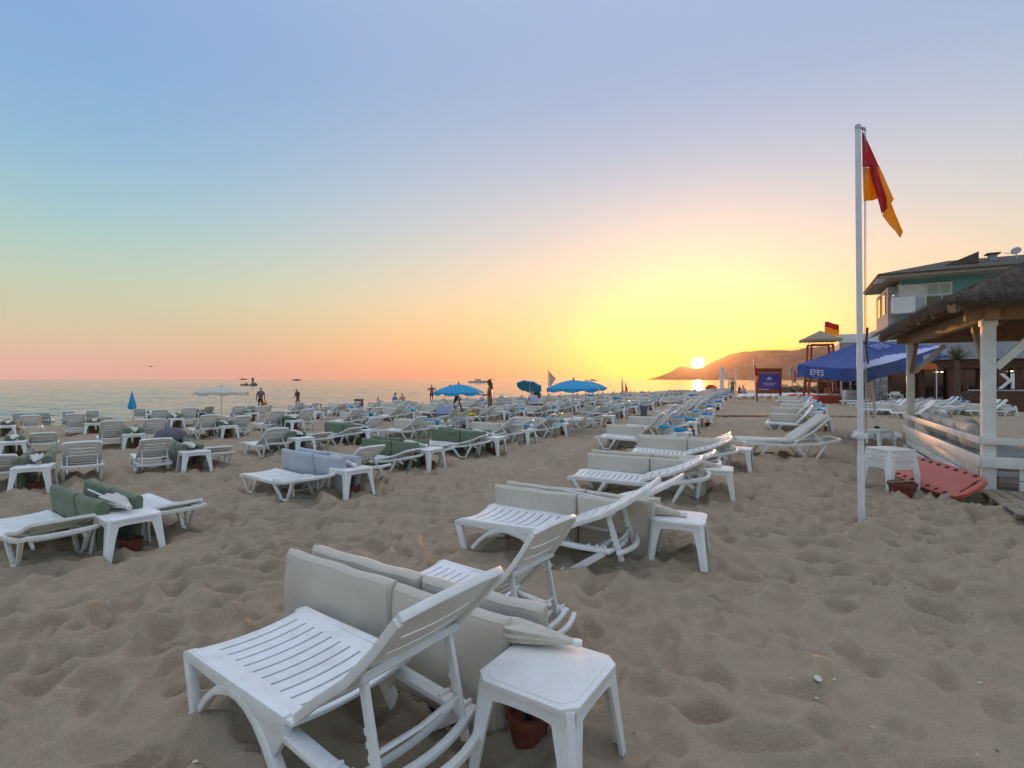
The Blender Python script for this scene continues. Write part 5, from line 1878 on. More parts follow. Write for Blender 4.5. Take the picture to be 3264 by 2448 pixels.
parked(on(21.3, 41.0), Vector((0.98, 0.2, 0)), 7, 0.80, Vector((0.62, 0.78, 0)).normalized(), 22, 'left of the bar steps', 'bare loungers parked left of the bar')
# sets inland of the plank path
for i, (u, v, cc, lb) in enumerate(((2895, 1328, 'beige', 'behind the parasol base, right of the tower'), (2990, 1345, 'beige', 'seen over the gazebo railing by the left post'), (3060, 1312, 'beige', 'between the two gazebo posts, farther back'), (3215, 1330, 'beige', 'seen right of the thick gazebo post'))):
    the_set(tbl(u, v), lb, colour=cc, angs=(44, 40), par='blue' if i != 1 else None, potted=False)

# ------------------------------------------------------------------ hotel and bar
def hotel():
    C = Vector((26.1, 36.0, 0))
    o = thing('hotel', 'three-storey hotel with teal wall, white balconies and dark roof', 'building', C, HRZ)
    # local: x along the near facade (inland), y along the beach (away)
    W, D = 16.0, 7.0
    def bx(name, x0, x1, y0, y1, z0, z1, m_, parent=o):
        return MB().box(((x0 + x1) / 2, (y0 + y1) / 2, (z0 + z1) / 2), (x1 - x0, y1 - y0, z1 - z0)).build(name, m_, parent)
    # ground floor: brown posts and dark glazing
    bx('back_wall', 0.4, W, 0.7, D, 0, 3.0, 'wall_brown')
    bx('fascia', -0.6, W, -0.25, 0.7, 2.42, 2.98, 'wall_brown')
    for k, x in enumerate((-0.45, 1.35, 2.9, 4.6, 6.2, 8.0)):
        bx('pillar', x, x + 0.32, -0.1, 0.3, 0, 2.42, 'wall_brown')
    for k, x in enumerate((-0.1, 1.7, 3.25, 4.95, 6.55)):
        g = bx('window', x, x + 1.2, 0.62, 0.68, 0.1, 2.4, 'glass_dark')
        MB().box((x + 0.6, 0.60, 1.25), (0.05, 0.04, 2.3)).build('frame', 'wood_brown', g)
        MB().box((x + 0.6, 0.60, 2.36), (1.2, 0.04, 0.06)).build('frame', 'wood_brown', g)
    for (x, z) in ((0.85, 2.1), (2.35, 2.18), (2.62, 2.18), (6.1, 2.2)):
        MB().lathe([(0.05, -0.02), (0.07, 0.0), (0.05, 0.03)], 10, 'Z', (x, 0.2, z)).build('lamp', 'lamp_glow', o)
    # terrace band
    bx('terrace_wall', -3.2, W, -0.6, 0.3, 3.0, 4.25, 'wall_grey')
    bx('terrace_wall', -3.2, -2.9, 0.3, D, 3.0, 4.25, 'wall_grey')
    bx('slab', -3.2, W, 0.3, D, 3.02, 3.2, 'wall_grey')
    bx('parapet', -3.25, 1.0, -0.66, -0.35, 4.25, 4.85, 'wall_white')
    bx('coping', 1.0, W, -0.68, 0.3, 4.25, 4.37, 'wall_white')
    bx('door', 0.6, 1.1, -0.64, -0.6, 3.1, 4.0, 'wall_white')
    # upper body
    bx('wall', 0.5, W, 0.8, D, 4.2, 8.55, 'wall_teal')
    bx('wall', 0.4, 1.9, 0.72, 2.0, 6.4, 8.2, 'wall_white')
    bx('wall', -0.2, 0.5, 1.2, D, 4.2, 8.2, 'wall_grey')
    # balcony round the corner
    bx('balcony', -0.1, 1.15, -0.12, 0.05, 6.2, 7.3, 'wall_white')
    bx('balcony', -0.1, 0.05, 0.05, D - 1, 6.2, 7.3, 'wall_grey')
    bx('balcony_floor', -0.1, 1.2, 0.05, D - 1, 6.2, 6.35, 'wall_white')
    mb = MB()
    mb.tube([(-0.02, D - 1.2, 7.45), (-0.02, -0.03, 7.45), (1.15, -0.03, 7.45)], 0.03, 6)
    for q_ in range(4):
        mb.tube([(-0.02, -0.03 + q_ * 1.4, 7.3), (-0.02, -0.03 + q_ * 1.4, 7.45)], 0.02, 5)
    mb.build('handrail', 'white_metal', o)
    # window with curtains and a small balcony
    g = bx('window', 1.9, 3.2, 0.70, 0.80, 6.6, 8.15, 'curtain')
    for (x0, x1, z0, z1) in ((1.86, 3.24, 8.12, 8.2), (1.86, 1.93, 6.6, 8.15), (3.17, 3.24, 6.6, 8.15), (2.52, 2.58, 6.6, 8.15)):
        MB().box(((x0 + x1) / 2, 0.66, (z0 + z1) / 2), (x1 - x0, 0.08, z1 - z0)).build('frame', 'wall_white', g)
    b2 = bx('balcony', 1.7, 3.4, -0.15, 0.72, 6.1, 6.25, 'wall_white')
    mb = MB()
    mb.tube([(1.55, -0.12, 7.3), (3.7, -0.12, 7.3)], 0.03, 6)
    for x in (1.72, 2.55, 3.38):
        mb.tube([(x, -0.12, 6.2), (x, -0.12, 7.3)], 0.025, 6)
    mb.build('handrail', 'white_metal', b2)
    bx('glass_screen', 1.75, 3.35, -0.11, -0.09, 6.25, 7.2, 'glass_dark', o)
    g = bx('window', 5.6, 6.4, 0.74, 0.80, 6.9, 7.9, 'glass_dark')
    MB().box((6.0, 0.72, 7.93), (0.9, 0.08, 0.06)).build('frame', 'wall_white', g)
    for y in (2.2, 4.6):
        g = bx('window', -0.24, -0.2, y, y + 1.2, 6.4, 7.9, 'glass_dark')
        MB().box((-0.26, y + 0.6, 7.93), (0.06, 1.3, 0.08)).build('frame', 'wall_white', g)
    # roof with deep eaves
    bx('soffit', -0.9, W + 0.5, -0.9, D + 0.5, 8.55, 8.62, 'soffit')
    bx('fascia', -0.92, W + 0.5, -0.94, -0.88, 8.55, 8.84, 'soffit')
    bx('fascia', -0.96, -0.90, -0.94, D + 0.5, 8.55, 8.84, 'roof_dark')
    mb = MB()
    e = [Vector((-1.05, -1.05, 8.8)), Vector((W + 0.6, -1.05, 8.8)), Vector((W + 0.6, D + 0.6, 8.8)), Vector((-1.05, D + 0.6, 8.8))]
    r1, r2 = Vector((3.6, D / 2, 10.1)), Vector((W - 4, D / 2, 10.1))
    vs = e + [r1, r2]
    mb.add(vs, [(0, 1, 5, 4), (1, 2, 5), (2, 3, 4, 5), (3, 0, 4)])
    rf = mb.build('roof', 'roof_dark', o, solid=0.12)
    for k in range(7):
        MB().box((-0.80, -0.6 + 0.26 * k, 8.50), (0.5, 0.10, 0.06)).build('eave_batten', 'wall_white', o)
    mb = MB(); mb.add([Vector((2.6, 0.6, 9.2)), Vector((4.6, 0.6, 9.35)), Vector((4.6, 0.6, 10.05)), Vector((2.6, 4.0, 9.2)), Vector((4.6, 4.0, 9.35)), Vector((4.6, 4.0, 10.05))], [(0, 1, 2), (3, 5, 4), (0, 3, 4, 1), (1, 4, 5, 2), (0, 2, 5, 3)])
    mb.build('dormer', 'roof_dark', rf)
    ch = bx('chimney', 5.35, 5.75, 1.5, 1.9, 9.2, 9.95, 'wall_grey', rf)
    bx('chimney_cap', 5.2, 5.9, 1.35, 2.05, 9.95, 10.03, 'roof_dark', rf)
    # satellite dish
    d = thing('satellite_dish', 'grey satellite dish on the hotel roof edge', 'satellite dish', LF(C, 6.6, 1.2, 9.2), HRZ)
    mb = MB()
    mb.lathe([(0.02, 0.0), (0.13, 0.015), (0.22, 0.045), (0.27, 0.065)], 20)
    me = mb.mesh('dish', 'wall_grey', smooth=True)
    obj('dish', me, d, (0, 0, 0.75), (R(65), 0, R(-30)))
    MB().tube([(0, 0, 0), (0, 0, 0.75)], 0.03, 6).build('mast', 'steel', d)
    MB().tube([(0, 0, 0.6), (-0.65, -0.2, 0.65)], 0.018, 6).build('arm', 'steel', d)
    # orange awning
    a = thing('awning', 'orange awning over the bar front', 'awning', LF(C, -0.4, -0.7, 2.55), HRZ)
    MB().box((1.0, -0.1, 0.10), (3.0, 1.1, 0.05), (R(14), 0, 0)).build('canopy', 'awning_orange', a)
    MB().box((1.0, -0.66, -0.10), (3.0, 0.03, 0.22)).build('valance', 'awning_orange', a)
    for x in (-0.45, 2.45):
        MB().tube([(x, -0.6, -2.55), (x, -0.6, 0)], 0.03, 6).build('post', 'white_metal', a)
hotel()

def stone_pillar():
    Y = 33.0
    X = (2792 - CX) / F * Y
    o = thing('stone_pillar', 'rough grey stone pillar left of the bar', 'pillar', on(X, Y), R(10))
    MB().box((0, 0, 1.42), (0.86, 0.8, 2.84)).build('core', 'mortar', o)
    rnd = random.Random(8)
    z = 0.05
    while z < 2.75:
        h_ = rnd.uniform(0.16, 0.30)
        x = -0.43
        while x < 0.42:
            w_ = min(rnd.uniform(0.16, 0.34), 0.44 - x)
            if w_ > 0.06:
                MB().box((x + w_ / 2, -0.41, z + h_ / 2), (w_ - 0.03, rnd.uniform(0.05, 0.10), h_ - 0.03), (0, rnd.uniform(-0.06, 0.06), 0)).build('stone', rnd.choice(('stone_a', 'stone_b', 'stone_c', 'stone_a')), o, bevel=0.015, seg=1)
            x += w_
        z += h_
    MB().box((0.52, 0.0, 1.45), (0.18, 0.5, 2.9)).build('timber_side', 'wood_brown', o)
    MB().box((-0.50, 0.0, 1.45), (0.12, 0.5, 2.9)).build('timber_side', 'beam_wood', o)
    MB().box((0, 0, 2.90), (1.3, 1.0, 0.08)).build('cap', 'beam_wood', o)
stone_pillar()

def letters_mesh(txt, size, ext):
    me = text_mesh(txt, size, ext)
    me.materials.clear(); me.materials.append(MATS['wall_white'])
    return me

def bar_front():
    Y = 44.0
    X0 = (2655 - CX) / F * Y
    o = thing('beach_bar', 'dark timber beach bar with white posts behind the tower', 'bar', on(X0, Y), R(-20))
    MB().box((1.6, 1.2, 1.5), (5.0, 0.15, 3.0)).build('back_wall', 'wall_brown', o)
    MB().box((1.6, 0.0, 3.0), (5.4, 2.6, 0.14)).build('roof', 'roof_dark', o)
    MB().box((1.6, -0.7, 0.5), (4.6, 0.5, 1.0)).build('counter', 'wood_brown', o)
    for x in (-0.3, 0.35, 1.0, 1.6, 2.3):
        MB().box((x, -1.15, 1.5), (0.13, 0.13, 3.0)).build('post', 'white_metal', o)
    s = thing('letter_sign', 'white cut-out letters seen from behind on the beach bar', 'sign', on(X0 + 0.8, Y - 1.5), R(-20))
    for i, ch in enumerate('AR'):
        obj('letter', letters_mesh(ch, 1.0, 0.05), s, (1.35 - i * 0.8, 0, 1.75), (R(90), 0, R(180)))
    MB().box((0.95, 0, 1.32), (1.8, 0.08, 0.08)).build('rail', 'wall_white', s)
    for x in (0.2, 1.7):
        MB().box((x, 0, 0.65), (0.08, 0.08, 1.3)).build('post', 'wall_white', s)
    pl = thing('planter', 'white planter box with a red pattern by the bar steps', 'planter', on((2710 - CX) / F * 39, 39.0))
    MB().box((0, 0, 0.45), (0.9, 0.5, 0.9)).build('box', 'wall_white', pl, bevel=0.02)
    mb = MB()
    for k in range(4):
        mb.bar((-0.3 + 0.18 * k, -0.255, 0.5), (-0.2 + 0.18 * k, -0.255, 0.65 - 0.1 * (k % 2)), 0.05, 0.01, (0, 1, 0))
    mb.build('pattern', 'red_paint', pl)
    mb = MB()
    rr = random.Random(2)
    for _ in range(160):
        c = Vector((rr.uniform(0.0, 0.6), rr.uniform(-0.2, 0.2), rr.uniform(0.85, 1.25)))
        d = Vector((rr.uniform(-1, 1), rr.uniform(-1, 1), rr.uniform(-0.2, 1))).normalized() * 0.14
        sd = d.orthogonal().normalized() * 0.03
        mb.add([c, c + d * 0.5 + sd, c + d, c + d * 0.5 - sd], [(0, 1, 2, 3)])
    mb.build('foliage', 'shrub_leaf', pl)
    # letters on the low wall at the right edge, seen from behind
    W = Vector(((3225 - CX) / F * 27, 27.0, 0))
    lw = thing('low_wall', 'brown low wall below white letters at the right edge', 'wall', on(W.x, W.y), HRZ + R(10))
    MB().box((0.6, 0, 0.55), (4.6, 0.3, 1.1)).build('body', 'wall_brown', lw)
    MB().box((0.6, 0, 1.13), (4.7, 0.4, 0.07)).build('coping', 'wall_grey', lw)
    s2 = thing('letter_sign', 'big white letters seen from behind on the low wall at right', 'sign', on(W.x, W.y) + Vector((0, 0, 1.16)), HRZ + R(10))
    for i, ch in enumerate('RK'):
        obj('letter', letters_mesh(ch, 1.15, 0.06), s2, (0.95 - i * 1.15, 0, 0.40), (R(90), 0, R(180)))
bar_front()

def palm():
    Y = 31.0
    p = on((3050 - CX) / F * Y, Y)
    o = thing('palm_tree', 'short palm with a tuft of upright fronds before the hotel', 'palm', p)
    zt = at(3050, 1148, Y).z - p.z
    MB().tube([(0, 0, 0), (0.03, 0, zt * 0.35), (-0.02, 0, zt * 0.7), (0, 0, zt)], [0.20, 0.16, 0.14, 0.12], 12).build('trunk', 'palm_trunk', o, smooth=True)
    mb = MB()
    rnd = random.Random(4)
    for k in range(46):
        a = rnd.uniform(0, 2 * math.pi)
        up = rnd.uniform(0.25, 1.0)
        ln = rnd.uniform(0.7, 1.05)
        d = Vector((math.cos(a) * (1.1 - up), math.sin(a) * (1.1 - up), up)).normalized()
        pts = []
        for i in range(6):
            q_ = i / 5
            pts.append(Vector((0, 0, zt)) + d * ln * q_ + Vector((math.cos(a), math.sin(a), -0.5)) * 0.22 * q_ * q_)
        sd = d.cross(Vector((0, 0, 1)))
        sd = sd.normalized() if sd.length > 1e-3 else Vector((1, 0, 0))
        for i in range(5):
            for sgn in (-1, 1):
                for f_ in (0.2, 0.7):
                    b_ = pts[i].lerp(pts[i + 1], f_)
                    tip = b_ + (sd * sgn * 0.9 + d * 0.8 + Vector((0, 0, -0.3))).normalized() * 0.24 * math.sin(math.pi * (i + 1) / 6.5)
                    mb.add([b_, b_ + d * 0.03, tip], [(0, 1, 2)])
        mb.tube(pts, [0.014, 0.012, 0.01, 0.008, 0.006, 0.004], 4)
    mb.build('crown', 'palm_leaf', o)
    # low dark hedge of plants before the bar is a single planted bed
    rnd = random.Random(14)
palm()

# ------------------------------------------------------------------ people
def skin_mesh(name, verts, edges, radii, matn, root=0, sub=1):
    me = bpy.data.meshes.new(name)
    me.from_pydata([tuple(v) for v in verts], edges, [])
    o = bpy.data.objects.new(name, me)
    COL.objects.link(o)
    md = o.modifiers.new('skin', 'SKIN')
    md.use_smooth_shade = True
    for i, sv in enumerate(me.skin_vertices[0].data):
        r_ = radii[i]
        sv.radius = r_ if isinstance(r_, tuple) else (r_, r_)
        sv.use_root = (i == root)
    s2 = o.modifiers.new('sub', 'SUBSURF')
    s2.levels = sub
    s2.render_levels = sub
    bpy.context.view_layer.update()
    res = bpy.data.meshes.new_from_object(o.evaluated_get(bpy.context.evaluated_depsgraph_get()))
    bpy.data.objects.remove(o)
    res.materials.clear()
    res.materials.append(MATS[matn])
    res.polygons.foreach_set('use_smooth', [True] * len(res.polygons))
    res.name = name
    return res

def person(label, loc, rz, skin='skin_tan', hair='hair_dark', height=1.72, lean=0.0, nod=0.0, arms=None, legs=None, seat=None, top=None, bottom=None, longhair=False, group='people on the beach', hat=None, female=False):
    """facing local +y. arms: ((elbow dir, wrist dir) left, right); legs: ((thigh dir, shin dir) left, right); seat: pelvis height when seated"""
    k = height / 1.75
    V = Vector
    o = thing('person', label, 'person', loc, rz, group)
    arms = arms or ((V((-0.18, 0.0, -1)), V((-0.05, 0.25, -1))), (V((0.18, 0.0, -1)), V((0.05, 0.25, -1))))
    legs = legs or ((V((-0.03, 0.06, -1)), V((0, -0.06, -1))), (V((0.03, -0.04, -1)), V((0, -0.05, -1))))
    pz = 0.93 if seat is None else seat
    P = V((0, 0, pz))
    tl = V((0, math.sin(lean), math.cos(lean)))
    fw = V((0, math.cos(lean), -math.sin(lean)))
    spine, chest, neck = P + tl * 0.20, P + tl * 0.40, P + tl * 0.55
    hl = V((0, math.sin(lean + nod), math.cos(lean + nod)))
    hf = V((0, math.cos(lean + nod), -math.sin(lean + nod)))
    skull = neck + tl * 0.04 + hl * 0.10
    crown = neck + tl * 0.04 + hl * 0.225
    face = skull + hf * 0.05
    vs, es, rd = [], [], []
    def add(p, r_, par=None):
        vs.append(p); rd.append(tuple(x * 1.0 for x in r_) if isinstance(r_, tuple) else r_)
        if par is not None:
            es.append((par, len(vs) - 1))
        return len(vs) - 1
    sh = 0.165 if female else 0.185
    pel = add(P, (0.155, 0.11))
    sp = add(spine, (0.125 if female else 0.145, 0.10), pel)
    ch = add(chest, (0.145 if female else 0.165, 0.11), sp)
    nk = add(neck, 0.055, ch)
    sk = add(skull, (0.078, 0.088), nk)
    cr = add(crown, (0.055, 0.065), sk)
    nose = add(face + hf * 0.045 - hl * 0.005, 0.018, sk)
    wr = []
    for i, s in enumerate((-1, 1)):
        ed, wd = (v_.normalized() for v_ in arms[i])
        S = chest + tl * 0.07 + V((s * sh, 0, 0))
        a = add(S, 0.062, ch)
        E_ = S + ed * 0.285
        b_ = add(E_, 0.043, a)
        W_ = E_ + wd * 0.25
        c = add(W_, 0.030, b_)
        hnd = W_ + wd * 0.065
        d = add(hnd, (0.034, 0.020), c)
        sd = wd.cross(V((0, 1, 0.3)))
        sd = sd.normalized() if sd.length > 1e-3 else V((1, 0, 0))
        for f_, l_ in ((-1.5, 0.062), (-0.5, 0.075), (0.5, 0.07), (1.5, 0.055)):
            add(hnd + sd * 0.014 * f_ + wd * l_, 0.008, d)
        add(W_ + wd * 0.05 + sd * -0.045, 0.009, c)
        wr.append(W_ + wd * 0.08)
    ft = []
    for i, s in enumerate((-1, 1)):
        td, sd_ = (v_.normalized() for v_ in legs[i])
        Hp = P + V((s * 0.088, 0, -0.04))
        a = add(Hp, 0.090, pel)
        K = Hp + td * 0.42
        b_ = add(K, 0.058, a)
        m_ = K + sd_ * 0.17
        b2 = add(m_ - fw * 0.0, 0.056, b_)
        A = K + sd_ * 0.40
        c = add(A, 0.037, b2)
        fd = V((s * 0.12, 1, -0.15)) if sd_.z < -0.3 else V((s * 0.1, 0.5, 0.8))
        d = add(A + fd.normalized() * 0.17 + V((0, 0, -0.045 if sd_.z < -0.3 else 0)), (0.042, 0.026), c)
        ft.append((Hp, K, A))
    vs2 = [v_ * k for v_ in vs]
    rd2 = [(tuple(x * k for x in r_) if isinstance(r_, tuple) else r_ * k) for r_ in rd]
    obj('body', skin_mesh('body', vs2, es, rd2, skin), o)
    # hair cap (and length down the back)
    hv = [(skull + hl * 0.055 - hf * 0.025) * k, (crown + hl * 0.012) * k]
    hr = [(0.093 * k, 0.096 * k), (0.066 * k, 0.070 * k)]
    he = [(0, 1)]
    if longhair:
        hv += [(skull - hf * 0.06 - hl * 0.06) * k, (neck - fw * 0.09 - tl * 0.03) * k, (chest - fw * 0.13 + tl * 0.02) * k]
        hr += [(0.10 * k, 0.07 * k), (0.105 * k, 0.055 * k), (0.07 * k, 0.03 * k)]
        he += [(0, 2), (2, 3), (3, 4)]
    obj('hair', skin_mesh('hair', hv, he, hr, hair), o)
    if top:
        tv = [P + tl * 0.04, spine, chest, neck - tl * 0.03]
        tr = [(0.172, 0.13), (0.150 if female else 0.165, 0.122), (0.166 if female else 0.185, 0.128), (0.075, 0.075)]
        te = [(0, 1), (1, 2), (2, 3)]
        for i, s in enumerate((-1, 1)):
            ed, wd = (v_.normalized() for v_ in arms[i])
            S = chest + tl * 0.07 + V((s * sh, 0, 0))
            tv += [S, S + ed * 0.20]
            tr += [0.078, 0.068]
            te += [(2, len(tv) - 2), (len(tv) - 2, len(tv) - 1)]
        obj('shirt', skin_mesh('shirt', [v_ * k for v_ in tv], te, [(tuple(x * k for x in r_) if isinstance(r_, tuple) else r_ * k) for r_ in tr], top, 1), o)
    if bottom:
        bv = [P + tl * 0.08, P - tl * 0.02]
        br = [(0.16, 0.118), (0.175, 0.132)]
        be = [(0, 1)]
        for (Hp, K, A) in ft:
            bv += [Hp, Hp.lerp(K, 0.55 if not female else 0.18)]
            br += [0.105, 0.09]
            be += [(1, len(bv) - 2), (len(bv) - 2, len(bv) - 1)]
        obj('shorts', skin_mesh('shorts', [v_ * k for v_ in bv], be, [(tuple(x * k for x in r_) if isinstance(r_, tuple) else r_ * k) for r_ in br], bottom, 1), o)
    if hat:
        mb = MB()
        c = (crown - hl * 0.03) * k
        mb.lathe([(0.16, -0.03), (0.16, -0.015), (0.10, 0.0), (0.085, 0.07), (0.03, 0.09)], 16, 'Z', c)
        mb.build('hat', hat, o, smooth=True)
    o['wrist'] = [list(x * k) for x in wr][0]
    return o, [x * k for x in wr]

def place(u, v):
    g = ground(u, v)
    return Vector((g.x, g.y, max(SEA_Z - 0.06, zavg(g.x, g.y, 0.3) - 0.02)))

V = Vector
# man in grey shirt with the orange bag, his back to us
g = place(830, 1309)
po, wr = person('man in grey shirt and black shorts walking away with an orange bag', g, R(12), 'skin_tan', 'hair_dark', 1.74, lean=0.16, nod=0.5, top='cloth_grey', bottom='cloth_black',
                arms=((V((-0.35, 0.1, -1)), V((-0.05, 0.2, -1))), (V((0.28, 0.05, -1)), V((0.05, 0.1, -1)))))
bw = po.matrix_basis @ wr[1] if False else (Matrix.Translation(g) @ Matrix.Rotation(R(12), 4, 'Z')) @ wr[1]
bag = thing('shopping_bag', 'orange shopping bag in the hand of the man in grey', 'bag', bw)
MB().tube([(-0.10, 0, -0.13), (-0.05, 0, -0.01), (0.0, 0, 0.02), (0.05, 0, -0.01), (0.10, 0, -0.13)], 0.008, 5).build('handles', 'orange_bag', bag)
mb = MB(); mb.lathe([(0.10, -0.46), (0.17, -0.42), (0.19, -0.28), (0.15, -0.12), (0.06, -0.10)], 14); mb.build('sack', 'orange_bag', bag, smooth=True)
# dark-haired person looking down at the water's edge
person('dark-haired person in a dark wet shirt looking down at the water edge', place(950, 1303), R(65), 'skin_tan', 'hair_dark', 1.62, lean=0.12, nod=0.75, top='cloth_brown', female=True, bottom='cloth_brown',
       arms=((V((-0.1, 0.25, -1)), V((0.2, 0.9, -0.5))), (V((0.15, 0.2, -1)), V((-0.1, 0.9, -0.5)))), legs=((V((0, 0.35, -1)), V((0, -0.2, -1))), (V((0, -0.15, -1)), V((0, -0.25, -1)))))
# man filming the sea, arms up
person('bare-backed man in dark shorts facing the sea, hands raised to his face', place(1376, 1284), R(10), 'skin_tan', 'hair_dark', 1.80, nod=0.05, bottom='cloth_black',
       arms=((V((-0.75, 0.35, -0.7)), V((0.55, 0.5, 0.75))), (V((0.75, 0.35, -0.7)), V((-0.55, 0.5, 0.75)))))
# long-haired person standing in the rows
person('tanned long-haired person standing among the loungers, looking at the hands', place(1562, 1350), R(75), 'skin_tan', 'hair_brown', 1.66, nod=0.25, bottom='cloth_black', longhair=True, female=True,
       arms=((V((-0.1, 0.15, -1)), V((0.1, 0.95, -0.05))), (V((0.12, 0.2, -1)), V((-0.1, 0.95, 0.0)))))
# couple sitting on a lounger by the water
sitl = ((V((-0.1, 1, 0.05)), V((-0.05, 0.25, -1))), (V((0.1, 1, 0.05)), V((0.05, 0.25, -1))))
lean_arm = ((V((-0.2, 0.5, -0.8)), V((0.1, 0.8, -0.3))), (V((0.2, 0.5, -0.8)), V((-0.1, 0.8, -0.3))))
gg = place(1256, 1300); gg.z += 0.0
person('seated person in a cap and blue top, left of the pair by the water', gg, R(-25), 'skin_light', 'hair_dark', 1.66, lean=0.2, nod=0.15, seat=0.46, legs=sitl, arms=lean_arm, top='cloth_blue', bottom='cloth_blue', female=True, hat='cloth_brown')
gg = place(1287, 1300)
person('bare-backed seated person, right of the pair by the water', gg, R(35), 'skin_light', 'hair_dark', 1.74, lean=0.45, nod=0.0, seat=0.46, legs=sitl, arms=lean_arm, bottom='cloth_black')
# person in lilac shirt sitting with the back to us
person('person in a pale lilac shirt sitting on a lounger, back turned', place(1702, 1322), R(20), 'skin_light', 'hair_dark', 1.78, lean=0.2, nod=0.2, seat=0.42, legs=sitl, arms=lean_arm, top='cloth_lilac', bottom='cloth_black')
# dark figure half under the blue parasol
person('dark figure bending beneath the left blue parasol', place(1458, 1322), R(60), 'skin_dark', 'hair_dark', 1.7, lean=0.7, nod=0.0, bottom='cloth_black', top='cloth_black', arms=lean_arm, legs=((V((0, 0.5, -1)), V((0, -0.4, -1))), (V((0, -0.3, -1)), V((0, -0.5, -1)))))
# two under the tilted teal parasol
person('left of two dark figures sitting under the tilted teal parasol', place(1702, 1293), R(-15), 'skin_dark', 'hair_dark', 1.75, lean=0.3, seat=0.45, legs=sitl, arms=lean_arm, top='cloth_black', bottom='cloth_black')
person('right of two dark figures sitting under the tilted teal parasol', place(1718, 1291), R(30), 'skin_dark', 'hair_dark', 1.75, lean=0.4, seat=0.45, legs=sitl, arms=lean_arm, top='cloth_brown', bottom='cloth_black')
# by the boardwalk
p1 = on((2335 - CX) / F * 56, 56.0)
person('tanned man with a rucksack walking by the boardwalk', p1, R(160), 'skin_tan', 'hair_dark', 1.84, top=None, bottom='cloth_brown', nod=0.1)
rk = thing('rucksack', 'dark rucksack on the back of the man by the boardwalk', 'bag', p1 + Vector((0.06, 0.16, 1.15)), R(160))
MB().lathe([(0.08, 0.0), (0.15, 0.04), (0.16, 0.3), (0.10, 0.42), (0.02, 0.44)], 12).build('body', 'cloth_black', rk, smooth=True)
MB().tube([(0.08, -0.02, 0.05), (0.1, -0.16, 0.2), (0.08, -0.02, 0.4)], 0.015, 5).build('strap', 'cloth_black', rk)
p2 = on((2374 - CX) / F * 50, 50.0)
person('person in a white shirt sitting beside the boardwalk', p2, R(100), 'skin_tan', 'hair_dark', 1.72, lean=0.25, seat=0.45, legs=sitl, arms=lean_arm, top='cloth_white', bottom='cloth_black')
p3 = on((2356 - CX) / F * 58, 58.0)
person('small seated figure behind the person in white by the boardwalk', p3, R(-60), 'skin_tan', 'hair_dark', 1.6, lean=0.1, seat=0.4, legs=sitl, arms=lean_arm, bottom='cloth_black')
# at the bar
p4 = on((3086 - CX) / F * 29.5, 29.5)
person('dim figure in dark clothes sitting at the bar terrace', p4 + Vector((0, 0, 0.02)), R(110), 'skin_dark', 'hair_brown', 1.75, lean=0.1, seat=0.48, legs=sitl, arms=lean_arm, top='cloth_brown', bottom='cloth_black')

def chair(p, rz, label):
    o = thing('terrace_chair', label, 'chair', p, rz, 'white chairs on the bar terrace')
    MB().box((0, 0, 0.44), (0.46, 0.46, 0.04)).build('seat', 'white_plastic', o, bevel=0.01)
    MB().box((0, -0.23, 0.72), (0.44, 0.03, 0.36), (R(10), 0, 0)).build('backrest', 'white_plastic', o, bevel=0.01)
    for sx in (-1, 1):
        for sy in (-1, 1):
            MB().bar((sx * 0.19, sy * 0.19, 0.43), (sx * 0.23, sy * 0.23, 0), 0.035, 0.035, (1, 0, 0)).build('leg', 'white_plastic', o)
        MB().sweep([(sx * 0.23, -0.22, 0.70), (sx * 0.24, 0.1, 0.68), (sx * 0.23, 0.22, 0.45)], 0.04, 0.03).build('armrest', 'white_plastic', o)
chair(p4 + Vector((0.0, 0.05, 0)), R(110), 'white armchair under the figure at the bar terrace')
chair(on((3120 - CX) / F * 30.5, 30.5), R(20), 'empty white armchair right of the figure at the bar')
chair(on((2825 - CX) / F * 34.0, 34.0), R(60), 'white chair under the orange awning, left one')
chair(on((2862 - CX) / F * 34.3, 34.3), R(-60), 'white chair under the orange awning, right one')
def dining():
    o = thing('terrace_table', 'white table between the chairs under the orange awning', 'table', on((2843 - CX) / F * 34.2, 34.2))
    MB().box((0, 0, 0.72), (0.8, 0.8, 0.04)).build('table_top', 'white_plastic', o, bevel=0.01)
    for sx in (-1, 1):
        for sy in (-1, 1):
            MB().bar((sx * 0.34, sy * 0.34, 0.71), (sx * 0.37, sy * 0.37, 0), 0.05, 0.05, (1, 0, 0)).build('leg', 'white_plastic', o)
dining()

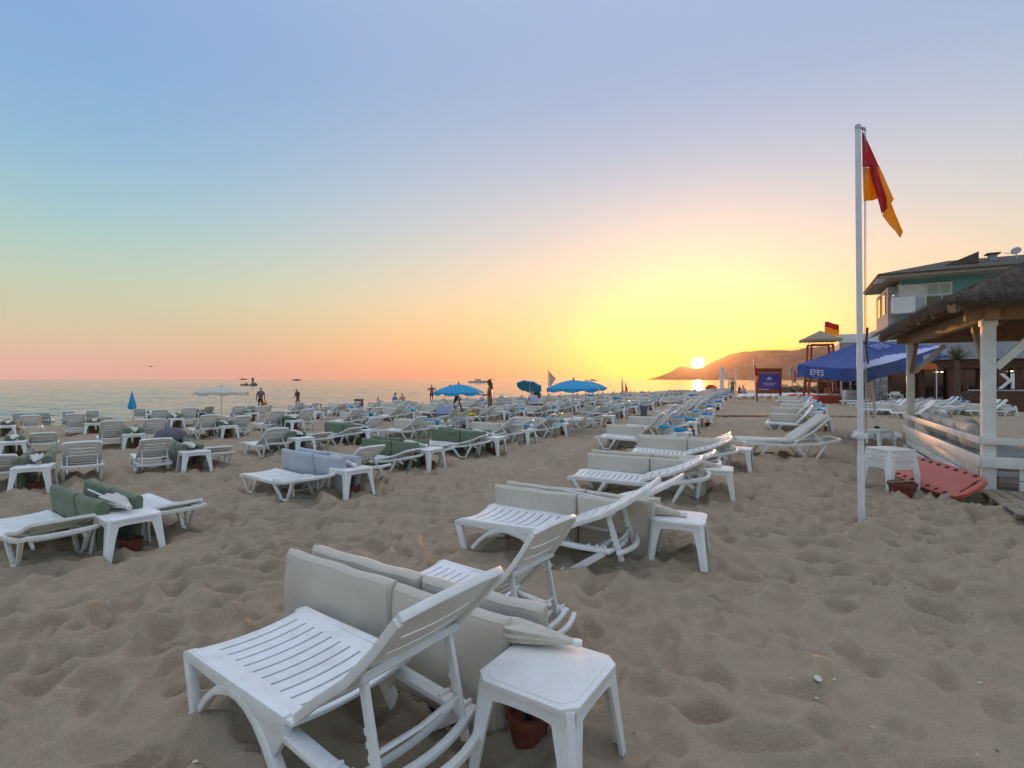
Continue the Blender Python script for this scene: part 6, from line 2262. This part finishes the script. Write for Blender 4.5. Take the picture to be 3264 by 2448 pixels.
# ------------------------------------------------------------------ boats and other things on the water
def boat(u, v, Y, L_, label, kind):
    p = at(u, v, Y); p.z = SEA_Z
    o = thing('boat', label, 'boat', p, 0, 'boats on the sea')
    mb = MB()
    secs = []
    for i in range(9):
        a = i / 8
        wd = 0.16 * L_ * (math.sin(math.pi * min(1, 0.15 + a * 0.85)) ** 0.6 if a < 1 else 0.02)
        zt = 0.10 * L_ * (1 + 0.35 * (1 - a) ** 2)
        x = (0.5 - a) * L_ * -1
        secs.append([Vector((-x, -wd, zt)), Vector((-x, -wd * 0.7, -0.02 * L_)), Vector((-x, wd * 0.7, -0.02 * L_)), Vector((-x, wd, zt))])
    vs = [p_ for s_ in secs for p_ in s_]
    fs = [(0, 1, 2, 3), (32, 35, 34, 33)]
    for i in range(8):
        for j in range(4):
            a, b_ = i * 4 + j, i * 4 + (j + 1) % 4
            fs.append((a, a + 4, b_ + 4, b_))
    mb.add(vs, fs)
    mb.build('hull', 'boat_dark' if kind != 'white' else 'boat_white', o, smooth=False)
    MB().box((0.02 * L_, 0, 0.15 * L_), (0.34 * L_, 0.2 * L_, 0.11 * L_)).build('cabin', 'boat_white', o, bevel=0.01 * L_)
    MB().box((0.02 * L_, 0, 0.16 * L_), (0.345 * L_, 0.205 * L_, 0.03 * L_)).build('window', 'glass_dark', o)
    return o
boat(945, 1212, 900.0, 16.0, 'long low boat on the water left of centre', 'dark')
boat(1523, 1219, 330.0, 12.0, 'white motorboat heading left across the bay', 'white')
boat(1565, 1207, 2400.0, 30.0, 'tiny boat on the horizon right of the motorboat', 'dark')
boat(1888, 1213, 800.0, 13.0, 'small boat on the water above the big blue parasols', 'dark')
boat(776, 1205, 2600.0, 40.0, 'faint ship on the horizon above the rocks', 'dark')
def wake():
    p = at(1545, 1220, 318.0); p.z = SEA_Z + 0.03
    mb = MB()
    n = 20
    vs = []
    for i in range(n + 1):
        a = i / n
        w_ = 0.4 + 1.8 * a
        vs += [Vector((4 + 52 * a, -w_ + 0.5 * math.sin(i), 0)), Vector((4 + 52 * a, w_ + 0.5 * math.sin(i), 0))]
    mb.add(vs, [(2 * i, 2 * i + 1, 2 * i + 3, 2 * i + 2) for i in range(n)])
    o = mb.build('wake', 'boat_dark', None, solid=0.02)
    o.location = p
    tag(o, 'thin dark wake trailing behind the white motorboat', 'wake')
    o['kind'] = 'stuff'
def rocks():
    """low rocks with a marker post, out in the shallows at left"""
    Y = 190.0
    p = at(790, 1222, Y); p.z = SEA_Z
    o = thing('rock_islet', 'low dark rocks with a marker post standing in the sea', 'rocks', p)
    rnd = random.Random(6)
    k = Y / F
    for (px, w_, h_) in ((-20, 16, 5), (-8, 14, 8), (4, 12, 3), (16, 18, 6), (30, 10, 3), (22, 14, 8)):
        me = bpy.data.meshes.new('rock')
        bm = bmesh.new()
        bmesh.ops.create_icosphere(bm, subdivisions=2, radius=1.0)
        for v_ in bm.verts:
            v_.co *= 1 + 0.35 * mnoise.noise(v_.co * 1.7 + Vector((px, 0, 0)))
            v_.co.x *= w_ / 2 * k; v_.co.y *= w_ / 2 * k * 0.8; v_.co.z *= h_ * k
        bm.to_mesh(me); bm.free()
        me.materials.append(MATS['boat_dark'])
        obj('rock', me, o, ((px) * k, rnd.uniform(-1, 1), 0))
    MB().lathe([(0.55, 0.2), (0.42, 1.6), (0.36, 2.2), (0.5, 2.3), (0.5, 2.7), (0.1, 2.9)], 10, 'Z', (16 * k, 0, 0)).build('marker_post', 'wood_grey', o, smooth=True)
rocks()
wake()

def sail(u, v, vt, Y, wpx, matn, label):
    p = at(u, v, Y); p.z = SEA_Z
    o = thing('windsurf_board', label, 'sailboard', p, 0, 'sailboards at the water edge')
    h_ = at(u, vt, Y).z - SEA_Z
    w_ = wpx / F * Y
    mb = MB()
    mb.grid(lambda a, b_: Vector((w_ * a * (1 - b_) ** 0.8 + 0.02 * h_ * b_, 0.15 * math.sin(a * 3) * (1 - b_), h_ * (0.08 + 0.92 * b_))), 6, 10)
    mb.build('sail', matn, o, smooth=True, solid=0.01)
    MB().tube([(0, 0, 0), (0.02 * h_, 0, h_)], 0.03, 6).build('mast', 'dark_pole', o)
    outl = [(1.2 * math.cos(2 * math.pi * i / 16), 0.3 * math.sin(2 * math.pi * i / 16)) for i in range(16)]
    mb = MB(); mb.prism(outl, 0.0, 0.1); mb.build('board', 'boat_white', o, bevel=0.02)
sail(1981, 1250, 1200, 62, 9, 'flag_white', 'tall pale sail of a board at the water edge')
sail(1993, 1245, 1219, 66, 12, 'flag_red', 'shorter dark red sail beside the pale one')

def banner():
    g = ground(1747, 1316)
    o = thing('feather_banner', 'white pennant banner on a tall thin pole left of the big blue parasol', 'banner', g)
    h_ = at(1748, 1177, g.y).z - g.z
    MB().tube([(0, 0, 0), (0.02, 0, h_)], 0.022, 6).build('pole', 'steel', o)
    k = g.y / F
    mb = MB()
    def fn(a, b_):
        y0 = h_ - 6 * k - 46 * k * b_
        wd = np.interp(b_, [0, 0.42, 1.0], [0.5, 22, 5]) * k
        return Vector((0.06 + wd * a, 0.05 * math.sin(a * 5 + b_ * 4), y0 - 3 * k * a))
    mb.grid(fn, 8, 12)
    mb.build('pennant', 'flag_white', o, smooth=True, solid=0.004)
banner()

def more_bits():
    # upright poster board in the rows
    g = ground(1144, 1312)
    Y = g.y
    o = thing('poster_board', 'dark red poster board standing among the loungers left of centre', 'poster', (g.x, g.y, g.z), R(8))
    k = Y / F
    MB().box((0, 0, 22 * k), (26 * k, 0.05, 38 * k), (R(-6), 0, 0)).build('poster', 'poster_dark', o)
    for s in (-1, 1):
        MB().box((s * 13 * k, 0.0, 21 * k), (0.05, 0.07, 42 * k), (R(-6), 0, 0)).build('frame_post', 'wood_brown', o)
        MB().bar((s * 10 * k, 0.05, 36 * k), (s * 10 * k, 0.5, 0), 0.04, 0.04, (1, 0, 0)).build('strut', 'wood_brown', o)
    # towels
    g = ground(1416, 1352)
    t_ = thing('towel', 'lilac towel draped over a lounger back in the middle rows', 'towel', (g.x, g.y, g.z + 0.30), R(20))
    mb = MB(); mb.grid(lambda a, b_: Vector((0.62 * (a - 0.5), 0.18 * (b_ - 0.5) * (1 if b_ < 0.5 else 1.2) + 0.02 * math.sin(a * 9), 0.42 - 0.42 * abs(b_ - 0.4) * 1.7 + 0.01 * math.sin(a * 14))), 10, 12)
    mb.build('cloth', 'towel_lilac', t_, smooth=True, solid=0.012)
    g = ground(1478, 1352)
    t_ = thing('towel', 'yellow towel heaped on a lounger left of the long-haired person', 'towel', (g.x, g.y, g.z + 0.28), R(-20))
    mb = MB(); mb.grid(lambda a, b_: Vector((0.9 * (a - 0.5), 0.5 * (b_ - 0.5), 0.12 + 0.06 * math.sin(a * 9) * math.sin(b_ * 7) + 0.05 * math.sin(a * 3.1))), 16, 10)
    mb.build('cloth', 'yellow_towel', t_, smooth=True, solid=0.02)
    g = ground(1517, 1350)
    bsk = thing('beach_basket', 'brown woven basket beside the yellow towel', 'basket', (g.x, g.y, g.z + 0.30))
    MB().lathe([(0.15, 0.0), (0.21, 0.28), (0.22, 0.30), (0.19, 0.30), (0.13, 0.04)], 18).build('body', 'wood_tan', bsk, smooth=True)
    MB().tube([(0.2 * math.cos(a), 0, 0.29 + 0.16 * math.sin(a)) for a in [math.pi * i / 8 for i in range(9)]], 0.012, 5).build('handle', 'wood_tan', bsk)
    # blue towel-like canopy thrown over a lounger in the lane
    g = ground(2140, 1400)
    t_ = thing('towel', 'blue cloth thrown over a lounger back beside the lane', 'towel', (g.x + 0.2, g.y + 0.5, g.z + 0.36), R(-25))
    mb = MB(); mb.grid(lambda a, b_: Vector((0.75 * (a - 0.5), 0.5 * (b_ - 0.5), 0.30 - 0.34 * a + 0.07 * math.sin(b_ * 9 + a * 3) - 0.25 * abs(b_ - 0.5))), 14, 12)
    mb.build('cloth', 'blue_canvas', t_, smooth=True, solid=0.01)
    # dark round-backed rattan basket chair at left (seat pod)
    g = ground(546, 1450)
    po_ = thing('mound_bag', 'dark round bean bag with a grey lid between the left loungers', 'bean bag', (g.x, g.y, zs(g) - 0.02))
    MB().lathe([(0.36, 0.0), (0.40, 0.12), (0.39, 0.32), (0.36, 0.36)], 24).build('body', 'cloth_black', po_, smooth=True)
    MB().lathe([(0.38, 0.355), (0.37, 0.42), (0.30, 0.52), (0.17, 0.60), (0.03, 0.63)], 24).build('lid', 'cloth_grey', po_, smooth=True)
    # red cart with stacked floats far down the beach
    Y = 105.0
    p = on((2267 - CX) / F * Y, Y)
    c = thing('float_cart', 'red box trailer far down the beach under the sun', 'trailer', p)
    k = Y / F
    MB().box((0, 0, 9 * k), (31 * k, 1.4, 10 * k)).build('lower_box', 'red_paint', c, bevel=0.06)
    MB().box((-1 * k, 0, 18 * k), (16 * k, 1.2, 9 * k)).build('upper_box', 'red_paint', c, bevel=0.06)
    for s in (-1, 1):
        MB().box((s * 12 * k, 0, 15.5 * k), (5 * k, 1.0, 5 * k)).build('side_box', 'red_paint', c, bevel=0.04)
        MB().lathe([(0.28, -0.08), (0.28, 0.08)], 14, 'X', (s * 10 * k, 0, 0.25)).build('wheel', 'black_plastic', c, smooth=True)
    # distant pole with white frame by the boardwalk: two slim posts
    for i, (u, vt, Y) in enumerate(((2301, 1172, 52.0), (2322, 1185, 60.0), (2345, 1172, 47.0))):
        q_ = on((u - CX) / F * Y, Y)
        w_ = thing('shower_post', ('broad pale post at the left end of the boardwalk', 'thin pale post behind the broad one by the boardwalk', 'slim pale post right of the walking man')[i], 'post', q_)
        hh = at(u, vt, Y).z - q_.z
        r_ = (0.16, 0.06, 0.05)[i]
        MB().box((0, 0, hh / 2), (r_ * 2, r_ * 1.4, hh)).build('shaft', 'wall_white', w_, bevel=0.01)
        MB().box((0, -0.1, hh - 0.15), (r_ * 2.4, 0.3, 0.08)).build('head', 'wall_white', w_, bevel=0.01)
    # low dark clutter of the next beach club: a hedge-like row of shrubs
    rnd = random.Random(9)
    for i in range(4):
        u = 2500 + 36 * i
        q_ = on((u - CX) / F * 62, 62.0)
        s = thing('shrub', ('first', 'second', 'third', 'fourth')[i] + ' dark shrub from the left behind the notice board and tower', 'shrub', q_, 0, 'shrubs behind the tower')
        mb = MB()
        for _ in range(420):
            a = rnd.uniform(0, 6.28); rr = rnd.random() ** 0.5 * 0.85
            c_ = Vector((rr * math.cos(a), rr * math.sin(a) * 0.7, rnd.uniform(0.1, 1.15) * (1.1 - rr * 0.6)))
            d = Vector((rnd.uniform(-1, 1), rnd.uniform(-1, 1), rnd.uniform(-0.3, 1))).normalized() * 0.2
            sd = d.orthogonal().normalized() * 0.06
            mb.add([c_, c_ + d * 0.5 + sd, c_ + d, c_ + d * 0.5 - sd], [(0, 1, 2, 3)])
        mb.build('foliage', 'shrub_leaf', s)
        mb = MB()
        for _ in range(5):
            a = rnd.uniform(0, 6.28)
            mb.tube([(0, 0, 0), (0.4 * math.cos(a), 0.3 * math.sin(a), 0.8)], [0.03, 0.01], 5)
        mb.build('stems', 'palm_trunk', s)
    # surf-school banner and a leaning mast behind the board
    Y = 50.0
    q_ = on((2532 - CX) / F * Y, Y)
    b_ = thing('leaf_banner', 'white leaf-shaped banner with a red stripe right of the notice board', 'banner', q_)
    k = Y / F
    h_ = at(2532, 1172, Y).z - q_.z
    mb = MB(); mb.grid(lambda a, c: Vector(((a - 0.5) * np.interp(c, [0, 0.12, 0.5, 1], [3, 14, 16, 12]) * k, 0.03 * math.sin(a * 4), h_ - 48 * k * c)), 6, 10)
    mb.build('cloth', 'flag_white', b_, smooth=True, solid=0.01)
    MB().box((1.5 * k, -0.05, h_ - 26 * k), (5 * k, 0.02, 36 * k)).build('stripe', 'red_paint', b_)
    MB().tube([(-7 * k, 0, 0), (-8 * k, 0, h_)], 0.03, 6).build('pole', 'dark_pole', b_)
    # gull
    p = at(480, 1168, 60.0)
    gl = thing('gull', 'tiny gull gliding over the sea at left', 'bird', p)
    MB().lathe([(0.01, -0.2), (0.06, -0.08), (0.07, 0.05), (0.02, 0.22)], 8, 'X').build('body', 'bird_grey', gl, smooth=True)
    for s in (-1, 1):
        mb = MB(); mb.add([(0.06, 0, 0.02), (-0.08, 0, 0.02), (-0.06, s * 0.35, 0.09), (0.06, s * 0.35, 0.09), (-0.08, s * 0.75, 0.03)], [(0, 1, 2, 3), (3, 2, 4)])
        w_ = mb.build('wing', 'bird_grey', gl, solid=0.01)
    gl.rotation_euler = (0, 0, R(100))
    # swimmers' heads
    for i, (u, v) in enumerate(((1023, 1300), (1205, 1275), (1390, 1236))):
        q_ = at(u, v, F * (CAMZ - SEA_Z) / (v - HY)); q_.z = SEA_Z - 1.38
        person(('swimmer with dark hair close to the shore left of the poster', 'swimmer far out above the seated pair', 'swimmer far out right of the man in shorts')[i], q_, R(i * 60), 'skin_tan', 'hair_dark', 1.7, bottom='cloth_black', group='swimmers in the sea')
more_bits()

# ------------------------------------------------------------------ crumbs of shell, pebble and cigarette ends on the sand
def crumbs():
    rnd = random.Random(23)
    mb = MB()
    for k in range(200):
        Y = 1.6 + 11 * rnd.random() ** 1.4
        X = rnd.uniform(-0.95, 0.95) * Y
        z = zs(Vector((X, Y, 0)))
        r_ = rnd.uniform(0.003, 0.010) * (1 if rnd.random() < 0.9 else 1.8)
        mb.mi = rnd.choice((0, 0, 1, 2))
        a = rnd.uniform(0, 6.28)
        n = 6
        vs = [(X + r_ * math.cos(a + i * 1.047) * (1.6 if i % 3 else 1.0), Y + r_ * math.sin(a + i * 1.047), z + 0.1 * r_) for i in range(n)] + [(X + 0.2 * r_, Y, z + r_ * 0.9)]
        mb.add(vs, [(i, (i + 1) % n, n) for i in range(n)] + [tuple(reversed(range(n)))])
    o = mb.build('shell_crumbs', ['shell', 'stone_a', 'stone_c'])
    o['kind'] = 'stuff'
    tag(o, 'crumbs of shell and small pebbles strewn over the near sand', 'pebbles')
crumbs()

# ------------------------------------------------------------------ evening haze over the bay
def haze():
    mb = MB()
    mb.box((1350, 1600, 150), (6400, 3900, 312))
    m = bpy.data.materials.new('haze')
    m.use_nodes = True
    q = NT(m.node_tree)
    for nd in list(q.n):
        q.n.remove(nd)
    out = q.node('ShaderNodeOutputMaterial')
    pv = q.node('ShaderNodeVolumePrincipled')
    pv.inputs['Color'].default_value = (0.97, 0.70, 0.52, 1)
    pv.inputs['Density'].default_value = HAZE
    pv.inputs['Anisotropy'].default_value = 0.79
    q.l.new(pv.outputs[0], out.inputs['Volume'])
    o = mb.build('haze', m)
    o['kind'] = 'stuff'
    tag(o, 'thin warm evening haze hanging over beach and bay', 'haze')
HAZE = 0.00009
haze()
print('objects', len(bpy.data.objects))
